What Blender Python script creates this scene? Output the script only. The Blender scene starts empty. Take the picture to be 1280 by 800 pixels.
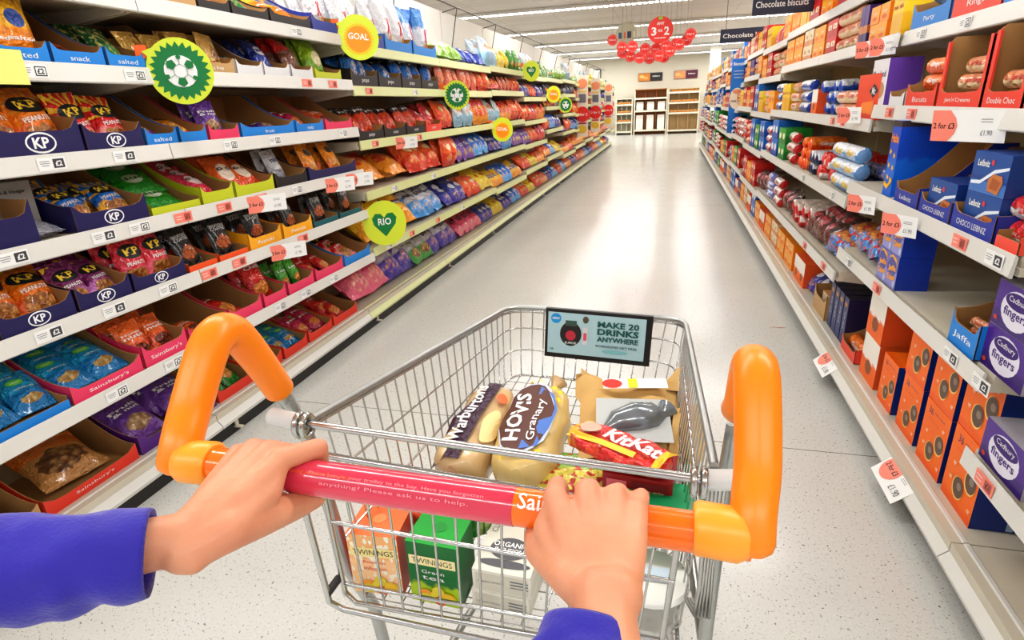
import bpy, bmesh, math, random
from mathutils import Vector, Matrix, Euler, noise
PI = math.pi
RND = random.Random(7)
COL = bpy.context.scene.collection
def S(r, g, b):
    f = lambda c: (c/255/12.92 if c/255 <= .04045 else ((c/255+.055)/1.055)**2.4)
    return (f(r), f(g), f(b), 1)
# ------------------------------------------------------------------ materials
class NT:
    def __init__(s, name):
        s.m = bpy.data.materials.new(name); s.m.use_nodes = True
        s.t = s.m.node_tree; s.b = s.t.nodes['Principled BSDF']
    def n(s, typ, **kw):
        o = s.t.nodes.new(typ)
        for k, v in kw.items(): setattr(o, k, v)
        return o
    def l(s, a, b): s.t.links.new(a, b)
    def v(s, x, inp):
        if isinstance(x, bpy.types.NodeSocket): s.l(x, inp)
        else: inp.default_value = x
    def math(s, op, a, b=0.0, c=0.0, clamp=False):
        o = s.n('ShaderNodeMath', operation=op, use_clamp=clamp); s.v(a, o.inputs[0]); s.v(b, o.inputs[1])
        s.v(c, o.inputs[2]); return o.outputs[0]
    def mix(s, fac, a, b):
        o = s.n('ShaderNodeMix', data_type='RGBA'); s.v(fac, o.inputs[0]); s.v(a, o.inputs[6]); s.v(b, o.inputs[7]); return o.outputs[2]
    def noise(s, vec, scale, detail=2, rough=.5):
        o = s.n('ShaderNodeTexNoise'); 
        if vec is not None: s.l(vec, o.inputs['Vector'])
        o.inputs['Scale'].default_value = scale; o.inputs['Detail'].default_value = detail; o.inputs['Roughness'].default_value = rough
        return o.outputs['Fac']
    def bump(s, h, strength, dist=.01):
        o = s.n('ShaderNodeBump'); s.l(h, o.inputs['Height']); o.inputs['Strength'].default_value = strength
        o.inputs['Distance'].default_value = dist; s.l(o.outputs[0], s.b.inputs['Normal'])
MC = {}
def mat(name, col, rough=.5, metal=0, emit=None, es=1, nz=0, nscale=30, alpha=1, bump=0, coat=0, trans=0, sss=0):
    if name in MC: return MC[name]
    t = NT(name); b = t.b
    b.inputs['Base Color'].default_value = col; b.inputs['Roughness'].default_value = rough; b.inputs['Metallic'].default_value = metal
    if coat: b.inputs['Coat Weight'].default_value = coat
    if emit: b.inputs['Emission Color'].default_value = emit; b.inputs['Emission Strength'].default_value = es
    if alpha < 1: b.inputs['Alpha'].default_value = alpha
    if trans: b.inputs['Transmission Weight'].default_value = trans
    if sss:
        b.inputs['Subsurface Weight'].default_value = sss; b.inputs['Subsurface Radius'].default_value = (.012, .005, .003)
    if nz or bump:
        tc = t.n('ShaderNodeTexCoord'); f = t.noise(tc.outputs['Object'], nscale, 3)
        if nz:
            d = tuple(c*(1-nz) for c in col[:3])+(1,); t.l(t.mix(t.math('MULTIPLY', f, 1.0), d, col), b.inputs['Base Color'])
        if bump: t.bump(f, bump)
    MC[name] = t.m; return t.m
def pack(name, c1, c2=None, split=.5, food=None, plate=None, rough=.33, foil=True, band=None, rays=None, blotch=None):
    """printed packaging film or card: art laid out in the UV of the front"""
    if name in MC: return MC[name]
    t = NT(name); tc = t.n('ShaderNodeTexCoord'); sp = t.n('ShaderNodeSeparateXYZ'); t.l(tc.outputs['UV'], sp.inputs[0])
    u, v = sp.outputs[0], sp.outputs[1]
    nz = t.noise(tc.outputs['UV'], 5, 2); nz2 = t.math('MULTIPLY', t.math('SUBTRACT', nz, .5), .25)
    col = None
    if c2 is not None:
        m = t.math('MULTIPLY_ADD', t.math('SUBTRACT', t.math('ADD', v, nz2), split), 14.0, .5, True); col = t.mix(m, c2, c1)
    if rays is not None:
        a = t.math('ARCTAN2', t.math('SUBTRACT', v, .55), t.math('SUBTRACT', u, .5)); w = t.math('SINE', t.math('MULTIPLY', a, 14.0))
        m = t.math('MULTIPLY', t.math('GREATER_THAN', w, .1), t.math('GREATER_THAN', v, .5)); col = t.mix(m, col or c1, rays)
    if band is not None:
        bc, b0, b1 = band; m = t.math('MULTIPLY', t.math('GREATER_THAN', v, b0), t.math('LESS_THAN', v, b1)); col = t.mix(m, col or c1, bc)
    if blotch is not None:
        m = t.math('GREATER_THAN', t.noise(tc.outputs['UV'], 7, 1), .55); col = t.mix(m, col or c1, blotch)
    def ell(cx, cy, rx, ry, wob=0):
        a = t.math('DIVIDE', t.math('SUBTRACT', u, cx), rx); b = t.math('DIVIDE', t.math('SUBTRACT', v, cy), ry)
        d = t.math('ADD', t.math('MULTIPLY', a, a), t.math('MULTIPLY', b, b))
        if wob: d = t.math('ADD', d, t.math('MULTIPLY', t.math('SUBTRACT', nz, .5), wob))
        return t.math('LESS_THAN', d, 1.0)
    if food is not None:
        fa, fb, cx, cy, rx, ry = food
        vo = t.n('ShaderNodeTexVoronoi'); t.l(tc.outputs['UV'], vo.inputs['Vector']); vo.inputs['Scale'].default_value = 9
        fc = t.mix(t.math('MULTIPLY', vo.outputs['Distance'], 1.6, 0, True), fa, fb); col = t.mix(ell(cx, cy, rx, ry, 2.2), col or c1, fc)
    if plate is not None:
        pc, cx, cy, rx, ry = plate; col = t.mix(ell(cx, cy, rx, ry), col or c1, pc)
    t.v(col or c1, t.b.inputs['Base Color']); t.b.inputs['Roughness'].default_value = rough
    if foil:
        f = t.noise(tc.outputs['Object'], 22, 3, .6); t.bump(f, 1.0, .03)
        t.b.inputs['Coat Weight'].default_value = .6; t.b.inputs['Coat Roughness'].default_value = .12; t.b.inputs['Metallic'].default_value = .12
    MC[name] = t.m; return t.m
WHITE = mat('white_print', S(240, 240, 238), .5); BLACK = mat('black_print', S(24, 24, 28), .45)
SHELF = mat('shelf_enamel', S(212, 204, 186), .4, nz=.05); STRIP = mat('price_strip_white', S(220, 218, 212), .35, nz=.04, nscale=12)
STRIPG = mat('price_strip_lime', S(216, 220, 160), .35, nz=.05, nscale=12)
CARD = mat('raw_cardboard', S(172, 128, 78), .85, nz=.12, nscale=18); PANEL = mat('gondola_back_panel', S(196, 178, 142), .6, nz=.08)
KICK = mat('black_kick_plate', S(44, 43, 42), .5); CHROME = mat('chrome_wire', S(200, 200, 198), .22, 1.0, nz=.12, nscale=60)
STEEL = mat('galvanised_steel', S(186, 188, 186), .35, .85, nz=.15, nscale=40)
ORANGE = mat('orange_plastic', S(252, 140, 20), .34, nz=.05, nscale=20); ORANGE2 = mat('orange_bar_plastic', S(248, 118, 10), .22, coat=.5)
REDP = mat('red_bar_sleeve', S(212, 58, 84), .2, coat=.6, nz=.08, nscale=40)
SALMON = mat('salmon_print', S(245, 140, 122), .5)
GREYT = mat('grey_print', S(120, 120, 125), .5)
def cm(r, g, b, rough=.5): return mat('print_%d_%d_%d' % (r, g, b), S(r, g, b), rough)
# ------------------------------------------------------------------ mesh builder
TXT = {}
def text_geo(s, bold=.0):
    k = (s, bold)
    if k in TXT: return TXT[k]
    cu = bpy.data.curves.new('t', 'FONT'); cu.body = s; cu.align_x = 'CENTER'; cu.align_y = 'CENTER'; cu.offset = bold; cu.resolution_u = 2
    o = bpy.data.objects.new('t', cu); COL.objects.link(o); dg = bpy.context.evaluated_depsgraph_get(); dg.update()
    me = bpy.data.meshes.new_from_object(o.evaluated_get(dg))
    vs = [(v.co.x, v.co.y) for v in me.vertices]; fs = [tuple(p.vertices) for p in me.polygons]
    bpy.data.objects.remove(o); bpy.data.curves.remove(cu); bpy.data.meshes.remove(me)
    if vs:
        x0 = min(v[0] for v in vs); x1 = max(v[0] for v in vs); y0 = min(v[1] for v in vs); y1 = max(v[1] for v in vs)
        vs = [((x-(x0+x1)/2), (y-(y0+y1)/2)) for x, y in vs]; TXT[k] = (vs, fs, x1-x0, y1-y0)
    else: TXT[k] = ([], [], 1, 1)
    return TXT[k]
class MB:
    def __init__(s): s.v = []; s.f = []; s.m = []; s.uv = []; s.mats = []; s.smooth = []
    def mi(s, m):
        if m not in s.mats: s.mats.append(m)
        return s.mats.index(m)
    def add(s, vs, fs, m, uvs=None, smooth=False, M=None):
        o = len(s.v); k = s.mi(m)
        s.v += [tuple(M @ Vector(p)) if M is not None else tuple(p) for p in vs]
        for i, f in enumerate(fs):
            s.f.append(tuple(o+j for j in f)); s.m.append(k); s.smooth.append(smooth)
            s.uv.append([uvs[j] for j in f] if uvs else [(0, 0)]*len(f))
    def box(s, c, d, m, M=None, mats=None, bev=0):
        x, y, z = c; a, b, e = d[0]/2, d[1]/2, d[2]/2
        faces = {'f': ((-1,-1,-1),(1,-1,-1),(1,-1,1),(-1,-1,1)), 'k': ((1,1,-1),(-1,1,-1),(-1,1,1),(1,1,1)), 'l': ((-1,1,-1),(-1,-1,-1),(-1,-1,1),(-1,1,1)),
                 'r': ((1,-1,-1),(1,1,-1),(1,1,1),(1,-1,1)), 't': ((-1,-1,1),(1,-1,1),(1,1,1),(-1,1,1)), 'b': ((-1,1,-1),(1,1,-1),(1,-1,-1),(-1,-1,-1))}
        if not mats:
            vs = [(x+i*a, y+j*b, z+k*e) for i, j, k in ((-1,-1,-1),(1,-1,-1),(1,1,-1),(-1,1,-1),(-1,-1,1),(1,-1,1),(1,1,1),(-1,1,1))]
            s.add(vs, [(0,1,5,4),(1,2,6,5),(2,3,7,6),(3,0,4,7),(4,5,6,7),(3,2,1,0)], m, [(0,0),(1,0),(1,0),(0,0),(0,1),(1,1),(1,1),(0,1)], M=M)
            return
        for k, q in faces.items():
            s.add([(x+i*a, y+j*b, z+l*e) for i, j, l in q], [(0,1,2,3)], mats.get(k, m), [(0,0),(1,0),(1,1),(0,1)], M=M)
    def tube(s, pts, r, m, n=8, cap=True, closed=False, M=None):
        P = [Vector(p) for p in pts]; N = len(P); rs = r if isinstance(r, (list, tuple)) else [r]*N; vs = []; prev = None
        for i in range(N):
            if closed: t = (P[(i+1) % N]-P[i-1])
            else: t = P[min(i+1, N-1)]-P[max(i-1, 0)]
            t.normalize()
            if prev is None: a = t.orthogonal().normalized()
            else: a = (prev-t*prev.dot(t)).normalized()
            prev = a; b = t.cross(a)
            for k in range(n):
                th = 2*PI*k/n; vs.append(P[i]+(a*math.cos(th)+b*math.sin(th))*rs[i])
        fs = []
        for i in range(N if closed else N-1):
            j = (i+1) % N
            for k in range(n): fs.append((i*n+k, i*n+(k+1) % n, j*n+(k+1) % n, j*n+k))
        s.add(vs, fs, m, smooth=True, M=M)
        if cap and not closed: s.add([vs[k] for k in range(n)], [tuple(range(n))[::-1]], m, M=M); s.add([vs[(N-1)*n+k] for k in range(n)], [tuple(range(n))], m, M=M)
    def prism(s, poly, axis_off, m, M=None, inner=None):
        """poly in 3D (list), extruded by vector"""
        o = Vector(axis_off); a = [Vector(p) for p in poly]; n = len(a); vs = a+[p+o for p in a]
        s.add(vs, [tuple(range(n))[::-1], tuple(range(n, 2*n))], m, M=M); s.add(vs, [(i, (i+1) % n, n+(i+1) % n, n+i) for i in range(n)], inner or m, M=M)
    def decal(s, P, items):
        """flat print laid on a surface: P(a, b, off) -> point"""
        off = .0012
        for it in items:
            k = it[0]; off += .00035
            if k == 't':
                _, str_, a, b, h, m = it[:6]; rot = it[6] if len(it) > 6 else 0; fw = it[7] if len(it) > 7 else None; bold = it[8] if len(it) > 8 else .02
                vs, fs, w, hh = text_geo(str_, bold); sc = h/max(hh, .01); sx = sc if fw is None else fw/max(w, .01); c_, s_ = math.cos(rot), math.sin(rot)
                s.add([P(a+x*sx*c_-y*sc*s_, b+x*sx*s_+y*sc*c_, off) for x, y in vs], fs, m)
            elif k == 'e':
                _, a, b, ra, rb, m = it; n = 20; vs = [P(a, b, off)]
                for q in (.5, 1):
                    vs += [P(a+ra*q*math.cos(2*PI*i/n), b+rb*q*math.sin(2*PI*i/n), off) for i in range(n)]
                fs = [(0, 1+i, 1+(i+1) % n) for i in range(n)]+[(1+i, 1+n+i, 1+n+(i+1) % n, 1+(i+1) % n) for i in range(n)]
                s.add(vs, fs, m)
            elif k == 'r':
                _, a, b, w, h, m = it[:6]; rot = it[6] if len(it) > 6 else 0; c_, s_ = math.cos(rot), math.sin(rot); n = 4; vs = []
                for j in range(3):
                    for i in range(n+1):
                        x = (i/n-.5)*w; y = (j/2-.5)*h; vs.append(P(a+x*c_-y*s_, b+x*s_+y*c_, off))
                s.add(vs, [(j*(n+1)+i, j*(n+1)+i+1, (j+1)*(n+1)+i+1, (j+1)*(n+1)+i) for j in range(2) for i in range(n)], m)
            elif k == 'p':
                _, pts, m = it; s.add([P(a, b, off) for a, b in pts], [tuple(range(len(pts)))], m)
            elif k == 'star':
                _, a, b, r0, r1, n, m = it; vs = [P(a, b, off)]+[P(a+(r0 if i % 2 else r1)*math.cos(PI*i/n), b+(r0 if i % 2 else r1)*math.sin(PI*i/n), off) for i in range(2*n)]
                s.add(vs, [(0, 1+i, 1+(i+1) % (2*n)) for i in range(2*n)], m)
    def mesh(s, name):
        me = bpy.data.meshes.new(name); me.from_pydata(s.v, [], s.f)
        for m in s.mats: me.materials.append(m)
        me.polygons.foreach_set('material_index', s.m); me.polygons.foreach_set('use_smooth', s.smooth)
        uvl = me.uv_layers.new(name='UVMap'); flat = [c for f in s.uv for p in f for c in p]; uvl.data.foreach_set('uv', flat)
        me.update(); return me
    def build(s, name, parent=None, M=None):
        o = bpy.data.objects.new(name, s.mesh(name)); COL.objects.link(o)
        if parent: o.parent = parent
        if M is not None: o.matrix_basis = M
        return o
def tag(o, label=None, cat=None, group=None, kind=None):
    if label: o['label'] = label
    if cat: o['category'] = cat
    if group: o['group'] = group
    if kind: o['kind'] = kind
    return o
def empty(name, M, label=None, cat=None, group=None):
    o = bpy.data.objects.new(name, None); COL.objects.link(o); o.empty_display_size = .02
    o.matrix_basis = M if isinstance(M, Matrix) else Matrix.Translation(M); return tag(o, label, cat, group)
def inst(name, me, M, label, cat, group=None, parts=()):
    o = bpy.data.objects.new(name, me); COL.objects.link(o); o.matrix_basis = M; tag(o, label, cat, group)
    for pn, pm in parts:
        c = bpy.data.objects.new(pn, pm); COL.objects.link(c); c.parent = o
    return o
T = Matrix.Translation
def R(a, ax): return Matrix.Rotation(a, 4, ax)
ORD = ['', 'first', 'second', 'third', 'fourth', 'fifth', 'sixth', 'seventh', 'eighth', 'ninth', 'tenth', 'eleventh', 'twelfth', 'thirteenth', 'fourteenth', 'fifteenth', 'sixteenth']
# ------------------------------------------------------------------ product meshes
def bag_mesh(name, w, h, t, m, decals=(), seed=1, seal=None, clear=False):
    mb = MB(); rn = random.Random(seed); ph = [rn.uniform(0, 6) for _ in range(6)]; NU, NV = 10, 14
    def surf(u, v, side):
        q = min(max((v-.06)/.88, 0), 1); fv = math.sin(PI*q)**.55 if 0 < q < 1 else 0; fu = max(0, 1-abs(u)**2.6)**.75
        wr = (math.sin(u*9+ph[0])*.5+math.sin(u*17+ph[1])*.4)*(abs(v-.5)*2)**2.4*.011*(1 if fv > 0 else .4)
        wr += math.sin(v*11+u*3+ph[2])*.0022*fu
        fall = .62+.38*(1-v)                       # contents settle low
        x = u*w/2*(1-.07*math.sin(PI*v)+.012*math.sin(v*13+ph[3])); z = v*h
        y = -side*(t/2*fu*fv*fall*1.7)+wr*side*(-1)*.8+math.sin(v*2.2+ph[4])*.006
        return Vector((x, y, z))
    def surf2(u, v, side):
        return surf(u, v, side)
    for side in (1, -1):
        vs = []; uv = []
        for j in range(NV+1):
            for i in range(NU+1):
                u = -1+2*i/NU; v = j/NV; vs.append(surf2(u, v, side)); uv.append(((u+1)/2, v))
        fs = [(j*(NU+1)+i, j*(NU+1)+i+1, (j+1)*(NU+1)+i+1, (j+1)*(NU+1)+i) for j in range(NV) for i in range(NU)]
        if side < 0: fs = [f[::-1] for f in fs]
        mb.add(vs, fs, m, uv, True)
    def P(a, b, off):
        u = max(-1, min(1, a/(w/2))); p = surf(u, max(0, min(1, b/h)), 1); return p+Vector((0, -off-.0012, 0))
    mb.decal(P, decals)
    if seal:
        for z0 in (.0, h*.955):
            mb.decal(P, [('r', 0, z0+h*.022, w*.97, h*.04, seal)])
    return mb.mesh(name)
def box_mesh(name, w, h, d, m, decals=(), side=None, top=None, sdec=(), bev=.0015):
    mb = MB(); mb.box((0, d/2, h/2), (w, d, h), m, mats={'l': side or m, 'r': side or m, 't': top or side or m, 'k': side or m, 'b': side or m})
    mb.decal(lambda a, b, o: Vector((a, -o*.4, b)), decals)
    if sdec: mb.decal(lambda a, b, o: Vector((w/2+o*.4, a, b)), sdec); mb.decal(lambda a, b, o: Vector((-w/2-o*.4, d-a, b)), sdec)
    return mb.mesh(name)
def roll_mesh(name, r, L, m, end, decals=()):
    """wrapped biscuit roll lying along local X"""
    mb = MB(); n = 16; prof = [(-L/2-.006, r*.25), (-L/2, r*.8), (-L/2+.006, r), (-L*.2, r*1.0), (L*.2, r*1.0), (L/2-.006, r), (L/2, r*.8), (L/2+.006, r*.25)]
    vs = []; uv = []
    for k, (x, q) in enumerate(prof):
        for i in range(n+1):
            a = 2*PI*i/n; jit = 1+.03*math.sin(i*5+k*2) if k in (0, 1, 6, 7) else 1; vs.append((x, -math.sin(a)*q*jit, r+math.cos(a)*q*jit)); uv.append(((x+L/2)/L, (i/n*2) % 1.0001))
    for k in range(len(prof)-1):
        fs = [(k*(n+1)+i, k*(n+1)+i+1, (k+1)*(n+1)+i+1, (k+1)*(n+1)+i) for i in range(n)]
        mb.add(vs, fs, end if k in (0, 6) else m, uv, True)
    for e, k in ((-1, 0), (1, len(prof)-1)):
        c = vs[k*(n+1):k*(n+1)+n]; mb.add(c, [tuple(range(n))], end)
    mb.decal(lambda a, b, o: Vector((a, -(r+o)*math.cos((b)/r), r+(r+o)*math.sin(b/r))), decals)
    return mb.mesh(name)
TRAYS = {}
def tray_mesh(w, d, hb, hf, m, text=None, notch=True, tm=None, tall=False):
    """shelf-ready carton: low printed front lip, sides sweeping up to the back, raw cardboard inside"""
    k = (round(w, 3), d, hb, hf, m.name, text, tall)
    if k in TRAYS: return TRAYS[k]
    mb = MB(); th = .003; w2 = w/2-.002
    if tall: prof = [(0, 0), (d, 0), (d, hb), (.02, hb), (0, hb-.02)]
    else: prof = [(0, 0), (d, 0), (d, hb), (d*.72, hb)]+[(d*.72*(1-i/8), hf*1.4+(hb-hf*1.4)*(1-(math.sin(PI/2*i/8)))) for i in range(1, 9)]
    n = len(prof)
    for sx in (-1, 1):
        mb.add([(sx*w2, y, z) for y, z in prof], [tuple(range(n))], m); mb.add([(sx*(w2-th), y, z+.0001) for y, z in prof], [tuple(range(n))], CARD)
        e = [(sx*w2, y, z) for y, z in prof[2:]]+[(sx*(w2-th), y, z) for y, z in prof[2:]]; q = len(prof)-2
        mb.add(e, [(i, i+1, q+i+1, q+i) for i in range(q-1)], CARD)
    mb.box((0, d/2, th/2), (w2*2, d, th), CARD); mb.box((0, d-th/2, hb/2), (w2*2, th, hb), CARD)
    if tall:
        for sx in (-1, 1): mb.box((sx*(w2-.009), .003, (hb-.015)/2), (.018, .006, hb-.015), m)
    body = mb.mesh('display_tray'); lip = MB(); z1 = hf
    pts = [(-w2, 0), (w2, 0), (w2, z1*1.45), (w2*.93, z1*1.3), (w2*.8, z1*1.02), (w2*.6, z1*.93), (-w2*.6, z1*.93), (-w2*.8, z1*1.02), (-w2*.93, z1*1.3), (-w2, z1*1.45)] if notch and z1 > .035 else [(-w2, 0), (w2, 0), (w2, z1), (-w2, z1)]
    lip.add([(x, -.001, z) for x, z in pts], [tuple(range(len(pts)))], m); lip.add([(x, th, z) for x, z in pts], [tuple(range(len(pts)))[::-1]], CARD)
    lip.add([(x, -.001, z) for x, z in pts]+[(x, th, z) for x, z in pts], [(i, (i+1) % len(pts), len(pts)+(i+1) % len(pts), len(pts)+i) for i in range(len(pts))], CARD)
    if text:
        P = lambda a, b, o: Vector((a, -.001-o*.5, b))
        if text == 'KP': lip.decal(P, [('e', 0, z1*.5, z1*.62, z1*.4, WHITE), ('e', 0, z1*.5, z1*.55, z1*.33, m), ('t', 'KP', 0, z1*.5, z1*.42, WHITE, 0, None, .03)])
        else: lip.decal(P, [('t', text, 0, z1*.48, z1*.32, tm or WHITE, 0, min(w*.7, z1*.3*len(text)), .0)])
    TRAYS[k] = (body, lip.mesh('front_lip')); return TRAYS[k]
K = {}
def kind(key, nm, look, cat, me, dims): K[key] = dict(name=nm, look=look, cat=cat, me=me, dims=dims)
NUT = (S(214, 150, 70), S(120, 70, 30))
def kp(key, colour, c1, c2, w=.125, h=.19, rays=None):
    m = pack('film_'+key, c1, c2, .3, food=(S(225, 160, 80), S(150, 90, 40), .5, .16, .36, .14), rays=rays)
    kind(key, 'peanut_bag', colour+' peanut bag, black badge', 'snack bag', bag_mesh(key, w, h, .05, m,
        [('e', 0, h*.62, w*.4, h*.15, BLACK), ('t', 'KP', 0, h*.62, h*.15, cm(252, 214, 70), .1, w*.5, .03), ('t', 'PEANUTS', 0, h*.38, h*.075, WHITE, .08, w*.6), ('p', [(-w*.48, h*.8), (-w*.48, h*.93), (-w*.14, h*.93)], cm(246, 200, 40))], seed=len(K)), (w, h, .05))
kp('kp_orange', 'orange', S(240, 130, 20), S(214, 90, 16), rays=S(250, 160, 50)); kp('kp_red', 'pinkish red', S(226, 42, 66), S(240, 110, 130), rays=S(240, 80, 90))
kp('kp_purple', 'purple', S(136, 42, 110), S(200, 120, 190), rays=S(170, 80, 150)); kp('kp_blue', 'blue', S(20, 110, 200), S(240, 180, 60), rays=S(250, 190, 60))
kp('kp_hot', 'bright red', S(220, 30, 34), S(245, 150, 150), rays=S(245, 200, 60))
def bag(key, look, c1, c2, split=.5, w=.14, h=.2, t=.06, txt=None, tc=None, food=None, plate=None, rays=None, band=None, blotch=None, ty=.68, th=.14, bold=.02, nm='crisp_bag', extra=(), cat='snack bag'):
    m = pack('film_'+key, c1, c2, split, food=food, plate=plate, rays=rays, band=band, blotch=blotch)
    dec = list(extra)
    if txt:
        for i, s_ in enumerate(txt.split('|')): dec.append(('t', s_, 0, h*(ty-i*th*1.15), h*th, tc or WHITE, 0, min(w*.74, w*.2*len(s_)), bold))
    kind(key, nm, look, cat, bag_mesh(key, w, h, t, m, dec, seed=len(K)*3+1), (w, h, t))
F = lambda a, b, cx=.5, cy=.25, rx=.36, ry=.18: (S(*a), S(*b), cx, cy, rx, ry)
bag('sens', 'black pouch of coated peanuts', S(26, 22, 24), S(30, 24, 24), w=.125, h=.2, t=.035, txt='SENSATIONS|COATED', food=F((225, 120, 30), (140, 60, 20), .5, .34, .34, .17), th=.075, ty=.76, nm='nut_pouch', bold=.0)
bag('sens_red', 'black and red pouch of nuts', S(28, 22, 24), S(150, 30, 30), .2, w=.125, h=.2, t=.035, txt='SENSATIONS|SWEET', food=F((230, 140, 50), (160, 60, 30), .5, .38, .32, .15), th=.075, ty=.8, nm='nut_pouch', bold=0)
bag('green', 'bright green sweets pouch', S(40, 170, 30), S(20, 140, 30), .4, w=.2, h=.15, t=.04, plate=(S(225, 235, 210), .5, .55, .22, .2), nm='sweets_pouch', txt='Nuts', tc=cm(30, 120, 30), ty=.55)
bag('pinkface', 'pink pouch with white faces', S(222, 60, 90), S(210, 30, 60), .3, w=.11, h=.15, t=.04, plate=(S(245, 225, 225), .5, .55, .28, .22), nm='sweets_pouch', txt='o o', tc=cm(60, 30, 30), ty=.62, th=.1)
bag('orangeface', 'orange pouch with pale face', S(238, 110, 40), S(230, 80, 30), .3, w=.11, h=.15, t=.04, plate=(S(245, 228, 210), .5, .5, .3, .25), nm='sweets_pouch', txt='o o', tc=cm(60, 30, 30), ty=.58, th=.1)
bag('silver', 'silver foil snack bag', S(196, 196, 200), S(150, 150, 160), .4, w=.12, h=.2, t=.05, txt='mix', tc=cm(70, 70, 110), nm='nut_bag')
bag('yorange', 'orange bag with dark badge', S(246, 150, 20), S(236, 110, 16), .35, w=.13, h=.2, t=.05, plate=(S(50, 30, 20), .5, .7, .25, .12), food=F((245, 210, 120), (210, 130, 40)), nm='nut_bag')
bag('aqua', 'turquoise nut bag', S(20, 150, 196), S(10, 120, 180), .45, w=.17, h=.24, t=.055, food=F((225, 200, 140), (160, 120, 60), .5, .24, .25, .09), nm='nut_bag', extra=[('e', -.01, .165, .035, .02, cm(110, 200, 60)), ('t', 'salted', -.01, .165, .011, WHITE, 0, .04), ('t', 'cashew nuts', 0, .12, .013, WHITE, 0, .085, 0)])
bag('pknut', 'orange pouch of roasted nuts', S(240, 110, 40), S(226, 84, 30), .45, w=.12, h=.18, t=.045, food=F((170, 70, 30), (90, 30, 20), .5, .24, .36, .16), nm='nut_pouch', txt='Honey|nuts', th=.07)
bag('magenta', 'magenta nut pouch', S(190, 26, 80), S(170, 20, 70), .4, w=.12, h=.18, t=.045, food=F((240, 170, 60), (190, 90, 30), .5, .24, .34, .14), nm='nut_pouch', txt='Nuts', th=.09, extra=[('e', .03, .15, .012, .01, cm(90, 180, 60))])
bag('redpouch', 'red snack pouch', S(214, 40, 32), S(190, 24, 30), .4, w=.1, h=.19, t=.045, food=F((238, 180, 90), (200, 110, 40), .5, .22, .34, .14), nm='nut_pouch', txt='Chilli', th=.08)
bag('greenpouch', 'green snack pouch', S(70, 160, 40), S(40, 130, 40), .4, w=.09, h=.18, t=.045, food=F((238, 190, 90), (200, 120, 40), .5, .28, .34, .14), nm='nut_pouch', txt='Lime', th=.08)
bag('violet', 'violet snack bag', S(110, 60, 160), S(130, 80, 170), .4, w=.14, h=.18, t=.05, food=F((220, 190, 150), (150, 110, 70), .5, .3, .3, .15), nm='nut_bag', txt='Fruit|& nut', th=.07)
bag('clearnut', 'clear bag of shelled nuts', S(190, 140, 90), S(214, 120, 40), .78, w=.2, h=.22, t=.06, food=F((225, 180, 120), (130, 80, 40), .5, .42, .44, .3), nm='nut_bag')
bag('clearnut2', 'orange topped nut bag', S(228, 122, 34), S(196, 140, 80), .66, w=.2, h=.2, t=.06, food=F((190, 140, 80), (100, 60, 30), .5, .4, .36, .24), nm='nut_bag')
bag('whiteor', 'white and orange bag', S(236, 96, 40), S(240, 236, 230), .6, w=.2, h=.2, t=.06, food=F((245, 200, 100), (230, 150, 60), .5, .4, .2, .12), nm='nut_bag', txt='Nuts')
bag('golden', 'gold foil nut bag', S(204, 160, 80), S(214, 176, 100), .4, w=.12, h=.16, t=.045, food=F((190, 120, 50), (120, 80, 40), .5, .45, .2, .2), nm='nut_bag', txt='Nuts', tc=cm(220, 40, 40), ty=.2, th=.12)
bag('yellowbag', 'yellow nut bag with blue badge', S(250, 190, 30), S(240, 140, 20), .45, w=.11, h=.19, t=.04, plate=(S(60, 90, 170), .5, .58, .24, .13), nm='nut_bag', txt='salted', ty=.3, th=.06)
bag('darkgreen', 'dark green foil bag', S(20, 90, 40), S(40, 130, 60), .4, w=.13, h=.19, t=.04, blotch=S(190, 180, 110), nm='nut_bag')
bag('bluemix', 'deep blue bag with white badge', S(20, 40, 120), S(30, 60, 160), .4, w=.12, h=.19, t=.05, plate=(S(225, 225, 235), .5, .55, .3, .15), nm='nut_bag', txt='nuts', tc=cm(30, 40, 110), ty=.55, th=.1)
bag('limebag', 'lime green pouch', S(150, 190, 30), S(120, 170, 30), .4, w=.12, h=.17, t=.05, plate=(S(225, 215, 170), .55, .4, .24, .18), nm='nut_pouch')
bag('redtub', 'red and brown snack pouch', S(214, 36, 36), S(110, 60, 40), .6, w=.11, h=.15, t=.05, nm='nut_pouch')
bag('spk', 'white crisp bag with red letter', S(238, 238, 244), S(60, 130, 210), .16, w=.15, h=.27, t=.07, txt='K', tc=cm(214, 20, 50), ty=.42, th=.27, food=F((240, 190, 90), (220, 140, 50), .75, .2, .2, .1), nm='cereal_crisp_bag')
bag('spkblue', 'blue crisp bag with red letter', S(60, 140, 216), S(225, 232, 245), .6, w=.15, h=.27, t=.07, txt='K', tc=cm(214, 20, 50), ty=.42, th=.27, food=F((240, 190, 90), (220, 140, 50), .6, .22, .2, .1), nm='cereal_crisp_bag')
bag('popblue', 'blue crisp bag with gold crisps', S(22, 22, 26), S(20, 110, 200), .72, w=.15, h=.22, t=.07, txt='pops', tc=WHITE, ty=.84, th=.1, food=F((240, 200, 110), (30, 110, 190), .5, .4, .34, .26), nm='popped_crisp_bag')
bag('popred', 'orange-red crisp bag with black top', S(22, 20, 22), S(220, 70, 26), .74, w=.14, h=.21, t=.07, txt='pops', tc=WHITE, ty=.86, th=.1, food=F((236, 110, 40), (190, 50, 20), .5, .4, .4, .26), nm='popped_crisp_bag')
bag('salmonbag', 'tall salmon pink crisp bag', S(240, 130, 100), S(236, 110, 90), .4, w=.17, h=.3, t=.08, food=F((245, 190, 120), (225, 120, 80), .5, .35, .35, .2), nm='crisp_bag', txt='snack', th=.08)
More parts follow.
